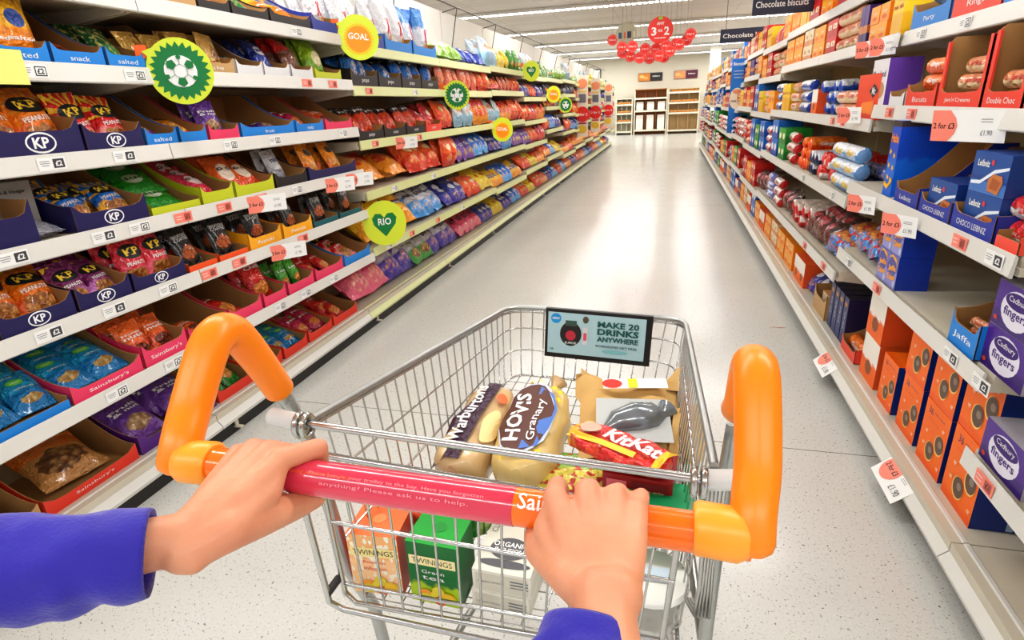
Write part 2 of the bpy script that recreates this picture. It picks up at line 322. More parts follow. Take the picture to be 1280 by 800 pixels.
bag('redcrisp', 'large red crisp bag', S(224, 40, 24), S(240, 150, 30), .62, w=.2, h=.26, t=.08, food=F((245, 190, 50), (214, 60, 20), .5, .45, .4, .16), nm='crisp_bag', txt='crisps', tc=cm(250, 220, 60), th=.1)
bag('nik', 'yellow crisp bag with white badge', S(248, 196, 24), S(242, 160, 20), .3, w=.2, h=.25, t=.08, plate=(S(240, 236, 240), .5, .55, .3, .17), txt="Nik|Naks", tc=cm(60, 30, 80), ty=.63, th=.12, food=F((250, 200, 60), (230, 140, 20), .5, .15, .4, .12), nm='crisp_packet')  # ordinary crisp bag like its neighbours; any corn snack variety is invented
bag('space', 'white and violet crisp bag', S(224, 220, 230), S(70, 50, 160), .42, w=.2, h=.24, t=.075, txt='SPACE|SNACK', tc=cm(40, 34, 60), ty=.78, th=.13, food=F((240, 170, 60), (90, 60, 170), .5, .26, .38, .14), nm='crisp_packet')
bag('spaceblue', 'white and blue crisp bag', S(220, 218, 228), S(60, 150, 220), .42, w=.19, h=.23, t=.075, txt='SPACE|SNACK', tc=cm(50, 40, 60), ty=.8, th=.13, food=F((245, 200, 80), (90, 150, 220), .5, .26, .38, .14), nm='crisp_packet')
bag('spacegreen', 'white and green crisp bag', S(222, 220, 226), S(60, 160, 60), .42, w=.19, h=.23, t=.075, txt='ONION', tc=cm(40, 34, 60), ty=.74, th=.13, food=F((245, 210, 60), (120, 60, 30), .5, .26, .38, .14), nm='crisp_packet')
bag('pinkbag', 'pink crisp bag with grey lettering', S(224, 70, 110), S(236, 110, 140), .4, w=.2, h=.24, t=.075, txt='SKIPS|PRAWN', tc=cm(70, 50, 60), ty=.8, th=.12, food=F((245, 190, 160), (230, 110, 130), .5, .25, .4, .16), nm='crisps_pack')  # taken as a crisp bag; a separate puffed variety is made up
bag('indigo', 'indigo crisp bag', S(40, 50, 140), S(60, 50, 160), .4, w=.18, h=.22, t=.075, plate=(S(225, 225, 235), .5, .6, .28, .13), food=F((240, 180, 80), (70, 60, 150), .5, .22, .35, .12), nm='crisps_pack')
bag('whitegreen', 'white and green crisp bag', S(232, 236, 226), S(130, 180, 50), .5, w=.18, h=.2, t=.07, blotch=S(150, 190, 60), nm='crisp_bag')
bag('blackbag', 'black crisp bag', S(30, 28, 32), S(44, 40, 46), .4, w=.17, h=.24, t=.07, plate=(S(90, 80, 70), .5, .6, .2, .1), nm='crisp_bag')
bag('blueb', 'bright blue crisp bag', S(30, 110, 214), S(90, 170, 236), .3, w=.17, h=.23, t=.07, plate=(S(235, 235, 240), .5, .6, .28, .12), food=F((240, 200, 100), (60, 130, 210), .5, .3, .3, .12), nm='crisps_pack')
bag('yellowc', 'bright yellow crisp bag', S(240, 214, 20), S(220, 190, 10), .3, w=.17, h=.22, t=.07, plate=(S(200, 60, 30), .5, .6, .25, .1), nm='crisp_packet')
bag('orangec', 'orange crisp bag', S(238, 96, 30), S(220, 60, 24), .4, w=.16, h=.22, t=.07, plate=(S(245, 220, 160), .5, .6, .26, .1), food=F((245, 180, 70), (220, 90, 30), .5, .28, .3, .12), nm='orange_crisp_bag')  # plain orange crisp bag, tortilla contents are invented
bag('paleblue', 'pale blue crisp bag', S(200, 214, 224), S(150, 190, 214), .4, w=.14, h=.24, t=.07, food=F((236, 170, 70), (200, 120, 50), .5, .6, .3, .12), nm='crisps_pack')
bag('navyc', 'navy crisp bag', S(24, 34, 84), S(40, 60, 130), .4, w=.16, h=.2, t=.06, plate=(S(200, 190, 160), .5, .6, .22, .1), nm='crisp_bag')
bag('crimson', 'crimson crisp bag', S(196, 26, 44), S(226, 80, 60), .4, w=.16, h=.22, t=.07, plate=(S(240, 225, 215), .5, .58, .25, .12), nm='crisp_bag')
bag('choc', 'brown biscuit pouch', S(70, 34, 26), S(110, 50, 40), .4, w=.15, h=.15, t=.08, plate=(S(170, 50, 60), .5, .55, .28, .2), nm='biscuit_bag', cat='biscuit pack')
bag('eggs', 'bag of coloured sweets', S(214, 140, 60), S(60, 130, 200), .4, w=.16, h=.13, t=.08, blotch=S(200, 50, 50), nm='sweets_bag', cat='biscuit pack')
# boxes and rolls for the biscuit side
def boxk(key, nm, look, w, h, d, m, dec=(), side=None, top=None, sdec=()): kind(key, nm, look, 'biscuit pack', box_mesh(key, w, h, d, m, dec, side, top, sdec), (w, h, d))
OB = S(252, 116, 20); NAVY = S(24, 52, 130)
c_or = pack('card_orange', OB, S(246, 98, 16), .1, rough=.45, foil=False); c_nv = mat('card_navy', NAVY, .4)
def bisc36(w, h):
    ch = cm(104, 84, 70); cr = cm(250, 208, 120); pk = cm(250, 190, 150); L = [('t', '36', -w*.26, h*.86, h*.1, cm(70, 40, 110), 0, None, 0), ('t', 'fully coated', w*.1, h*.87, h*.035, cm(70, 40, 110), 0, w*.4, 0), ('t', 'chocolate ring', -w*.1, h*.73, h*.03, cm(220, 70, 40), 0, w*.45, 0)]
    for a, b, r_ in ((.27, .5, .6), (-.02, .28, .2)):
        L += [('e', w*a, h*b, w*.175, h*.155, cr), ('e', w*a+.002, h*b+.003, w*.16, h*.14, ch), ('e', w*a+.006, h*b+.008, w*.07, h*.05, cm(150, 132, 120))]
    for a, b in ((-.3, .55), (-.33, .34), (.28, .77), (.36, .2)): L.append(('p', [(w*a, h*b), (w*(a+.1), h*(b+.01)), (w*(a+.07), h*(b-.05)), (w*(a+.01), h*(b-.04))], pk))
    return L
boxk('b36', 'biscuit_carton', 'orange chocolate ring carton', .19, .245, .24, c_or, bisc36(.19, .245), side=c_nv, top=c_or, sdec=[('r', .1, .122, .018, .235, cm(170, 190, 210))])
boxk('wafer', 'wafer_or_biscuit_box', 'white and orange wafer box', .16, .16, .2, pack('card_wafer', S(246, 240, 230), S(246, 110, 30), .45, rough=.5, foil=False), [('e', .0, .05, .03, .025, cm(150, 80, 40))], side=mat('card_wafer_side', S(240, 92, 34), .5), top=mat('card_wafer_side', S(240, 92, 34), .5))
boxk('dkblue', 'biscuit_box', 'slim dark blue biscuit box', .07, .235, .2, pack('card_dkblue', S(40, 50, 100), S(52, 62, 112), .4, rough=.4, foil=False, blotch=S(60, 70, 124)), [('t', 'Oreo', 0, .12, .02, cm(190, 190, 220), PI/2, .09), ('e', 0, .2, .02, .012, cm(200, 140, 60))], side=mat('card_dkblue_side', S(28, 32, 74), .4))
boxk('jaffa', 'jaffa_cake_box', 'lilac and blue jaffa cake box', .095, .115, .1, pack('card_jaffa', S(120, 118, 190), S(150, 150, 210), .5, rough=.4, foil=False), [('e', -.005, .07, .04, .034, cm(88, 88, 160)), ('t', 'Jaffa', 0, .066, .024, cm(250, 170, 50), .1, .07, .04), ('t', 'Cakes', 0, .038, .022, cm(250, 170, 50), .1, .07, .04), ('p', [(-.044, .098), (-.01, .106), (.03, .092), (.044, .07), (.03, .104), (-.01, .114)], cm(250, 186, 50)), ('e', .034, .018, .01, .012, cm(200, 205, 235))], side=mat('card_blue_side', S(26, 60, 170), .35))
kl = pack('card_leibniz', S(36, 84, 156), S(30, 70, 146), .4, rough=.4, foil=False, band=(S(70, 120, 190), .0, .3))
boxk('leib', 'butter_biscuit_box', 'blue butter biscuit box', .15, .085, .16, kl, [('p', [(-.07, .022), (-.03, .026), (.02, .052), (.074, .062), (.074, .056), (.02, .044), (-.03, .018), (-.07, .015)], cm(225, 235, 245)), ('t', 'Leibniz', -.03, .062, .014, WHITE, 0, .05), ('e', .008, .066, .006, .006, cm(220, 60, 70)), ('p', [(.005, .008), (.05, .004), (.062, .03), (.055, .042), (.02, .044), (.002, .03)], cm(196, 120, 66)), ('p', [(.012, .014), (.045, .011), (.054, .03), (.02, .037)], cm(168, 92, 50))], side=mat('card_leib_side', S(30, 66, 140), .4))
boxk('tubeblue', 'biscuit_box', 'tall starry blue pack', .07, .22, .16, pack('card_tube', S(28, 80, 200), S(30, 110, 220), .5, rough=.35, foil=False, band=(S(60, 50, 60), .92, 1)), [('t', 'Haha', 0, .17, .026, cm(250, 150, 30), 0, .06, .03)]+[('star', x, z, .005, .011, 5, cm(250, 200, 40)) for x, z in ((-.018, .13), (.016, .12), (-.014, .09), (.018, .085), (-.008, .055), (.018, .05))]+[('p', [(-.032, .03), (0, .02), (.032, .045), (.03, .055), (0, .034), (-.03, .042)], cm(250, 190, 40))])
boxk('finger', 'chocolate_finger_carton', 'purple carton with white oval', .22, .125, .2, pack('card_finger', S(78, 34, 140), S(60, 24, 116), .35, rough=.35, foil=False), [('e', .0, .062, .075, .052, cm(225, 222, 235)), ('e', 0, .086, .062, .022, cm(60, 24, 116)), ('t', 'Cadbury', 0, .087, .02, WHITE, 0, .09, 0), ('t', 'fingers', 0, .05, .032, cm(60, 24, 116), 0, .115, .02), ('e', -.088, .02, .01, .007, cm(190, 70, 40))], side=mat('card_grey_side', S(150, 146, 156), .5))
boxk('mary', 'cookie_or_biscuit_box', 'white cookie box with navy lettering', .16, .15, .1, pack('card_mary', S(232, 230, 234), S(236, 232, 230), .4, rough=.45, foil=False), [('t', 'Maryland', -.005, .1, .028, cm(36, 30, 80), 0, .13, .01), ('e', .02, .05, .045, .028, cm(200, 140, 100))], side=mat('card_mary_side', S(110, 70, 170), .4))
boxk('mcbox', 'biscuit_box', 'red orange biscuit box', .3, .19, .12, pack('card_mc', S(240, 70, 24), S(232, 56, 20), .4, rough=.4, foil=False), [('p', [(.02, .12), (.08, .15), (.14, .12), (.08, .09)], cm(30, 20, 50)), ('t', 'Mc', .08, .12, .03, WHITE), ('p', [(-.1, .03), (.1, .02), (.1, .08), (-.06, .07)], cm(245, 140, 50))], side=mat('card_mc_side', S(226, 60, 24), .4))
boxk('orbox', 'snack_box', 'orange yellow snack box', .14, .085, .16, pack('card_orb', S(248, 168, 24), S(244, 150, 20), .4, rough=.4, foil=False), [('t', 'Penguin', 0, .05, .014, cm(240, 236, 220), 0, .07), ('e', 0, .025, .035, .01, cm(230, 110, 30))], side=mat('card_orb_side', S(244, 140, 20), .4))
boxk('darkbox', 'biscuit_box', 'dark blue box with orange arc', .2, .13, .2, pack('card_dark', S(20, 24, 56), S(16, 18, 40), .4, rough=.4, foil=False), [('p', [(-.08, .05), (-.03, .09), (.04, .08), (.07, .03), (.03, .066), (-.03, .075)], cm(220, 140, 50))])
boxk('reds', 'red_biscuit_box', 'red biscuit box with pale panel', .13, .1, .16, pack('card_reds', S(212, 40, 34), S(190, 24, 30), .5, rough=.4, foil=False), [('r', 0, .06, .09, .03, cm(244, 228, 200)), ('t', 'Tea', 0, .06, .018, cm(150, 30, 30))])  # ordinary biscuit box; its separate variety is made up
boxk('creambox', 'low_biscuit_box', 'cream biscuit box', .13, .09, .16, pack('card_cream', S(236, 216, 180), S(220, 150, 100), .35, rough=.45, foil=False), [('t', 'Oat', 0, .055, .02, cm(150, 60, 30))])  # creambox and greenbox are ordinary biscuit boxes, a cracker variety is invented
boxk('purpbox', 'cookie_or_biscuit_box', 'purple biscuit box', .06, .17, .16, pack('card_purp', S(80, 50, 130), S(60, 40, 110), .5, rough=.4, foil=False, band=(S(200, 120, 60), .3, .5)))  # purpbox and yelbox are plain biscuit boxes, cookies inside are made up
boxk('yelbox', 'cookie_or_biscuit_box', 'upright yellow biscuit box', .07, .18, .16, pack('card_yel', S(244, 206, 40), S(236, 180, 30), .5, rough=.4, foil=False), [('t', 'mini', 0, .12, .02, cm(200, 50, 40))])
boxk('bluebox', 'wafer_or_biscuit_box', 'bright blue biscuit box', .13, .12, .16, pack('card_bluebox', S(30, 110, 200), S(20, 80, 170), .5, rough=.4, foil=False), [('e', 0, .06, .04, .025, cm(235, 235, 240))])  # plain biscuit box, wafer contents are invented
boxk('greenbox', 'low_biscuit_box', 'green biscuit box', .12, .1, .16, pack('card_greenb', S(50, 160, 60), S(30, 130, 50), .5, rough=.4, foil=False), [('e', 0, .05, .035, .02, cm(240, 240, 200))])
def rollk(key, look, r, L, c1, c2, end, txt=None, tc=None, band=None):
    m = pack('film_'+key, c1, c2, .5, band=band, rough=.3); e = mat('end_'+key, end, .4)
    kind(key, 'biscuit_roll', look, 'biscuit pack', roll_mesh(key, r, L, m, e, [('t', txt, 0, .004, r*.8, tc or WHITE, 0, L*.5, .02)] if txt else ()), (L, 2*r, 2*r))
rollk('r_blue', 'blue and white biscuit roll', .031, .19, S(40, 90, 190), S(230, 234, 240), S(30, 70, 180), 'Rich Tea', cm(30, 60, 150))
rollk('r_orange', 'orange biscuit roll', .031, .19, S(240, 90, 24), S(248, 130, 40), S(236, 76, 24), 'Ginger', WHITE)
rollk('r_red', 'red biscuit roll', .031, .19, S(206, 36, 36), S(236, 224, 214), S(200, 40, 40), 'Digestive', cm(160, 20, 30))
rollk('r_navy', 'navy biscuit roll', .031, .19, S(26, 34, 80), S(220, 220, 230), S(24, 30, 76), 'Dark', WHITE)
rollk('r_cream', 'cream wrapped biscuit roll', .03, .19, S(240, 214, 170), S(230, 150, 110), S(232, 170, 120), 'Jam Rings', cm(200, 50, 40))
rollk('r_white', 'white and red biscuit roll', .031, .2, S(240, 236, 232), S(214, 50, 44), S(225, 60, 50), 'Lotus', cm(214, 40, 40), band=(S(216, 44, 40), .05, .35))
rollk('r_lilac', 'lilac foil biscuit roll', .031, .19, S(170, 160, 200), S(90, 110, 190), S(140, 130, 180), 'Milk', WHITE)
rollk('r_aqua', 'pale blue biscuit roll', .033, .19, S(80, 150, 210), S(226, 232, 240), S(110, 150, 200), 'Malted', cm(240, 200, 60))
rollk('r_choc', 'brown chocolate biscuit roll', .033, .19, S(74, 36, 30), S(180, 40, 50), S(90, 50, 44), 'Choc', WHITE)
# ------------------------------------------------------------------ setting
def struct(name, mb, parent=None):
    o = mb.build(name, parent)
    if not parent: o['kind'] = 'structure'
    return o
def floor_mat():
    t = NT('speckled_vinyl'); tc = t.n('ShaderNodeTexCoord'); ob = tc.outputs['Object']; sp = t.n('ShaderNodeSeparateXYZ'); t.l(ob, sp.inputs[0])
    c = t.mix(t.noise(ob, 1.3, 3), S(202, 201, 195), S(214, 213, 208))
    n1 = t.noise(ob, 95, 2, .6); c = t.mix(t.math('MULTIPLY', t.math('GREATER_THAN', n1, .66), .85), c, S(112, 100, 86))
    n2 = t.noise(ob, 150, 2, .6); c = t.mix(t.math('MULTIPLY', t.math('GREATER_THAN', n2, .64), .6), c, S(150, 150, 150))
    n3 = t.noise(ob, 160, 1, .5); c = t.mix(t.math('MULTIPLY', t.math('LESS_THAN', n3, .3), .6), c, S(236, 234, 228))
    def seam(sock, off, per):
        q = t.math('ABSOLUTE', t.math('SUBTRACT', t.math('FLOORED_MODULO', t.math('ADD', sock, off), per), per/2)); return t.math('LESS_THAN', q, .0022)
    c = t.mix(t.math('MULTIPLY', seam(sp.outputs[1], 6-2.24+0, 6*2) if False else seam(sp.outputs[1], -2.235+3, 6), .85), c, S(70, 66, 60))
    t.l(c, t.b.inputs['Base Color']); t.b.inputs['Specular IOR Level'].default_value = .5
    r = t.math('MULTIPLY_ADD', t.noise(ob, 8, 3), .12, .14); t.l(r, t.b.inputs['Roughness']); return t.m
mb = MB(); mb.box((0, 13, -.05), (24, 32, .1), floor_mat()); struct('floor', mb)
CEIL = 3.06
def ceil_mat():
    t = NT('perforated_ceiling_tiles'); tc = t.n('ShaderNodeTexCoord'); br = t.n('ShaderNodeTexBrick'); t.l(tc.outputs['Object'], br.inputs['Vector'])
    br.inputs['Scale'].default_value = 1; br.inputs['Brick Width'].default_value = 1.2; br.inputs['Row Height'].default_value = .3; br.inputs['Mortar Size'].default_value = .006; br.offset = 0
    br.inputs['Color1'].default_value = S(214, 208, 202); br.inputs['Color2'].default_value = S(204, 197, 192); br.inputs['Mortar'].default_value = S(176, 172, 168)
    t.l(br.outputs['Color'], t.b.inputs['Base Color']); t.b.inputs['Roughness'].default_value = .55; return t.m
mb = MB(); mb.box((0, 13, CEIL+.05), (24, 32, .1), ceil_mat()); struct('ceiling', mb)
WALL = mat('wall_paint', S(214, 208, 192), .7, nz=.03, nscale=3)
YB = 27.0
mb = MB(); mb.box((0, YB+.1, CEIL/2), (24, .2, CEIL), WALL); struct('wall_back', mb)
mb = MB(); mb.box((-12.1, 13, CEIL/2), (.2, 32, CEIL), WALL); struct('wall_left', mb)
mb = MB(); mb.box((12.1, 13, CEIL/2), (.2, 32, CEIL), WALL); struct('wall_right', mb)
mb = MB(); mb.box((0, YB-.01, .05), (23.6, .02, .1), mat('skirting', S(190, 186, 176), .5)); struct('baseboard_back', mb)
# window high in the back wall
w = MB(); w.box((-3.5, YB-.03, 2.33), (1.0, .05, .75), mat('dark_frame', S(70, 74, 72), .4)); wo = struct('window_1', w)
w = MB()
for dx in (-.27, .25): w.box((-3.5+dx, YB-.065, 2.33), (.4, .02, .63), mat('daylight_pane', S(235, 245, 225), .2, emit=S(236, 245, 226), es=1.3))
w.build('pane', wo); w = MB(); w.box((-3.5, YB-.08, 2.33), (.07, .03, .63), cm(170, 190, 60)); w.build('mullion', wo)
c = MB(); c.box((1.38, 23.0, CEIL/2), (.34, .34, CEIL), mat('column_paint', S(240, 238, 232), .5)); tag(c.build('column'), 'white square column standing behind the far end of the right shelves', 'column')
# ceiling lights: louvred rows across the aisle
lens = mat('lamp_cell', (1, 1, 1, 1), .3, emit=(1, .98, .94, 1), es=5.5); hous = mat('lamp_housing', S(226, 224, 218), .4)
for k in range(9):
    y = -1.6+3.38*k+ (.0); e = empty('ceiling_light', (0, y, CEIL), 'long white louvred ceiling light row, %s row from the camera end of the aisle' % ORD[k+1], 'ceiling light', 'rows of ceiling lights')
    m = MB(); m.box((0, 0, -.03), (15, .2, .05), hous); m.build('housing', e)
    m = MB()
    for i in range(150): m.box((-7.45+i*.1, 0, -.06), (.06, .13, .012), lens)
    m.build('louvre_cells', e)
    for sx in (-3.6, 3.6):
        L = bpy.data.lights.new('lamp', 'AREA'); L.shape = 'RECTANGLE'; L.size = 6.6; L.size_y = .12; L.energy = 105; L.color = (1, .99, .97)
        lo = bpy.data.objects.new('ceiling_lamp_glow', L); COL.objects.link(lo); lo.location = (sx, y, CEIL-.075)
W = bpy.data.worlds.new('World'); bpy.context.scene.world = W; W.use_nodes = True
W.node_tree.nodes['Background'].inputs[0].default_value = (.98, .99, 1, 1); W.node_tree.nodes['Background'].inputs[1].default_value = .8
# ------------------------------------------------------------------ shelving
MOD = 1.41
def side_M(side, x, y, z): return T((x, y, z)) @ R(PI/2 if side == 'L' else -PI/2, 'Z')
SHM = {}
def shelf_meshes(depth, lime, base):
    k = (round(depth, 3), lime, base)
    if k in SHM: return SHM[k]
    b = MB(); b.box((0, depth/2+.012, -.014), (MOD-.004, depth-.024, .028), SHELF)
    if not base: b.box((0, .03, -.036), (MOD-.004, .03, .02), SHELF)
    p = MB(); sm = STRIPG if lime else STRIP
    if base:
        prof = [(0, -.055), (.004, -.07), (.012, -.07), (.07, -.0), (.066, .004), (.056, .004)]
    else: prof = [(-.006, -.046), (-.002, -.05), (.004, -.05), (.006, .002), (.002, .006), (-.001, .006)]
    x0, x1 = -MOD/2+.002, MOD/2-.002; n = len(prof)
    p.add([(x0, y, z) for y, z in prof]+[(x1, y, z) for y, z in prof], [tuple(range(n)), tuple(range(n, 2*n))[::-1]]+[(i, n+i, n+(i+1) % n, (i+1) % n) for i in range(n)], sm)
    br = [MB(), MB()]
    for sx in (-1, 1):
        xx = sx*(MOD/2-.012); pr = [(.03, -.028), (depth, -.028), (depth, -.1), (.05, -.048)]
        br[(sx+1)//2].prism([(xx-.006, y, z) for y, z in pr], (.012, 0, 0), SHELF)
    SHM[k] = (b.mesh('shelf_board'), p.mesh('price_strip'), [q.mesh('bracket') for q in br]); return SHM[k]
XL, XLB, XRB = -1.78, -2.27, 1.30
def put_shelf(side, x, ymid, z, label, lime=False, base=False):
    depth = (x-XLB) if side == 'L' else (XRB-x)
    bm, pm, br = shelf_meshes(depth, lime, base)
    e = empty('store_shelf', side_M(side, x, ymid, z), label, 'shelf')
    for nm, me in (('shelf_board', bm), ('price_strip', pm))+((('bracket', br[0]), ('bracket', br[1])) if not base else ()):
        o = bpy.data.objects.new(nm, me); COL.objects.link(o); o.parent = e
    return e
YL0, YR0 = .41, .16
LR = {'near': [1.765, 1.535, 1.28, 1.04, .80, .525, .14], 'C': [1.73, 1.505, 1.20, .90, .55, .14], 'E': [1.75, 1.52, 1.20, .90, .52, .14], 'F': [1.73, 1.50, 1.33, 1.0, .60, .14]}
def lrows(b):  # b = bay number from 1
    if b <= 2: return LR['near']
    if b <= 4: return LR['C']
    if b in (5, 8, 11, 14): return LR['E']
    if b in (6, 9, 12): return [1.72, 1.46, 1.17, .88, .56, .14]
    return LR['F']
RX = {'near': [(.92, 1.575), (.85, 1.295), (.80, .975), (.80, .67), (.803, .15)], 'one': [(.92, 1.575), (.85, 1.295), (.80, .46), (.803, .15)],
      'far': [(.92, 1.83), (.90, 1.575), (.85, 1.235), (.80, .90), (.80, .545), (.803, .15)]}
def rrows(b):
    if b == 1: return RX['one']
    if b == 2: return RX['near']
    if b % 3 == 0 or b == 4: return RX['far']
    return [(.92, 1.80), (.90, 1.52), (.85, 1.2), (.80, .87), (.80, .52), (.803, .15)]
NLB, NRB = 14, 13
hp = mat('header_panel', S(236, 233, 224), .5, nz=.03, nscale=2); rail = mat('dark_rail', S(96, 92, 88), .4, .6)
pm_ = {}
for side, n, y0 in (('L', NLB, YL0), ('R', NRB, YR0)):
    s_ = 'left' if side == 'L' else 'right'
    for b in range(1, n+1):
        ym = y0+MOD*(b-.5); xb = XLB if side == 'L' else XRB; hgt = 2.28 if side == 'L' else 2.02
        e = empty('gondola_frame', side_M(side, xb, ym, 0), 'steel shelving frame with beige back panel, %s bay on the %s side' % (ORD[b], s_), 'shelving frame')
        m = MB(); m.box((0, .012, hgt/2), (MOD-.03, .02, hgt), PANEL if True else hp); 
        if side == 'L': m.box((0, .0065, 2.06), (MOD-.03, .012, .44), hp)
        m.build('back_panel', e)
        m = MB(); m.box((-MOD/2, .027, hgt/2), (.03, .05, hgt), SHELF); m.build('upright', e)
        dd = (-1.875-XLB) if side == 'L' else 0
        front = -.40 if side == 'L' else -.455
        if side == 'L':
            e = empty('canopy_rail', side_M(side, xb, ym, 0), 'dark wire canopy rail above the %s bay of the left shelving' % ORD[b], 'rail')
            m = MB(); m.tube([(-MOD/2, -.16, 2.30), (MOD/2, -.16, 2.30)], .008, rail, 6); m.tube([(-MOD/2+.05, -.16, 2.30), (-MOD/2+.16, -.02, 1.86)], .005, rail, 5)
            m.tube([(-MOD/2+.05, -.16, 2.30), (-MOD/2+.05, 0, 2.27)], .005, rail, 5); m.build('rail_wire', e)
        if side == 'L' and b > 1:
            pass
        if side == 'L':
            rows = [(XL, z) for z in lrows(b)[:-1]]+[(-1.85, .14)]
        else: rows = rrows(b)
        for k, (x, z) in enumerate(rows):
            base = k == len(rows)-1
            lab = ('white base shelf with sloped price strip, %s %s bay' % (ORD[b], s_)) if base else 'enamelled steel shelf with %s price strip, %s shelf down, %s %s bay' % ('lime' if side == 'L' and b > 2 else 'white', ORD[k+1], ORD[b], s_)
            se = put_shelf(side, x, ym, z, lab, lime=(side == 'L' and b > 2), base=base)
            if base:
                kz = .04-z; m = MB(); m.box((0, .04 if side == 'L' else .068, kz), (MOD, .02, .08), KICK); m.build('kick_plate', se)
                if side == 'L' and b > 1:
                    m = MB(); m.box((-MOD/2+.1, .02, kz+.02), (.02, .006, .05), SHELF); m.box((-MOD/2+.1, .01, kz-.01), (.02, .04, .006), SHELF); m.build('kick_clip', se)
# ------------------------------------------------------------------ stocking
TC = {'navy': S(36, 31, 86), 'blue': S(28, 132, 214), 'pink': S(228, 62, 104), 'tan': S(196, 156, 104), 'black': S(38, 34, 36), 'red': S(230, 66, 48), 'purple': S(92, 40, 134), 'teal': S(22, 98, 106),
      'yellow': S(244, 172, 34), 'lime': S(196, 204, 44), 'white': S(222, 222, 224), 'orange': S(240, 90, 36), 'coral': S(238, 84, 66), 'cobalt': S(44, 62, 160)}
USED = {}
def edge_x(side, x): return x+(.0 if side == 'L' else 0)
def rowname(side, b, k, n):
    s_ = 'left' if side == 'L' else 'right'
    return ('%s base shelf, %s bay' % (s_, ORD[b])) if k == n-1 else '%s %s shelf, %s bay' % (ORD[k+1], s_, ORD[b])
POS2 = ['left', 'right']; POS3 = ['left', 'middle', 'right']
def posword(i, n):
    if n == 1: return ''
    if n == 2: return POS2[i]
    if n == 3: return POS3[i]
    return ORD[i+1]
def ticket(side, x, y, z, style, where, big=False, base=False):
    mb = MB(); P = lambda a, b, o: Vector((a, -.0005-o*.3, b))
    if big:
        w, h = (.17, .075) if side == 'L' else ((.2, .085) if 'large' in where else (.125, .07)); mb.box((0, .0005, 0), (w, .001, h), WHITE)
        mb.decal(P, [('p', [(-w/2, -h/2), (-w/2+.05, -h/2), (-w/2+.067, -h/4), (-w/2+.073, 0), (-w/2+.067, h/4), (-w/2+.05, h/2), (-w/2, h/2)], SALMON), ('t', '2 for £3', -w/2+.035, 0, .016, BLACK, 0, .06), ('t', '£1.90', w*.26, -h*.2, .014, GREYT, 0, .03, 0), ('r', w*.25, h*.22, .03, .0015, GREYT), ('r', w*.25, h*.14, .03, .0015, GREYT)])
        o = mb.build('promotion_card'); cat = 'promotion card'; lab = 'white and salmon 2 for £3 card '+where
    else:
        w, h = .085, .036; mb.box((0, .0005, 0), (w, .001, h), WHITE if style != 's' else SALMON)
        if style == 's': mb.decal(P, [('r', .018, 0, .03, .026, mat('salmon_dark', S(190, 90, 80), .5)), ('t', '£1', .018, 0, .016, BLACK, 0, None, .02), ('r', -.022, .006, .026, .002, WHITE), ('r', -.022, -.004, .026, .002, WHITE)])
        else: mb.decal(P, [('r', .02, .0, .034, .026, cm(60, 60, 66)), ('r', .02, 0, .028, .02, WHITE if style == 'w' else cm(70, 70, 78)), ('t', '£2', .02, 0, .016, BLACK if style == 'w' else WHITE, 0, None, .03), ('r', -.022, .008, .03, .0016, GREYT), ('r', -.022, .002, .03, .0016, GREYT), ('r', -.022, -.004, .022, .0016, GREYT)])
        o = mb.build('price_ticket'); cat = 'price ticket'; lab = ('salmon' if style == 's' else 'white')+' price ticket '+where
    if base: M = side_M(side, x, y, z) @ T((0, .031, -.036)) @ R(-.71, 'X')
    else: M = side_M(side, x, y, z) @ T((0, -.0068 if not big else -.05, -.022 if not big else -.04)) @ (R(-.6 if side == 'L' else .6, 'Z') @ R(.1, 'X') if big else Matrix())
    o.matrix_basis = M; tag(o, lab, cat)
GCNT = {}
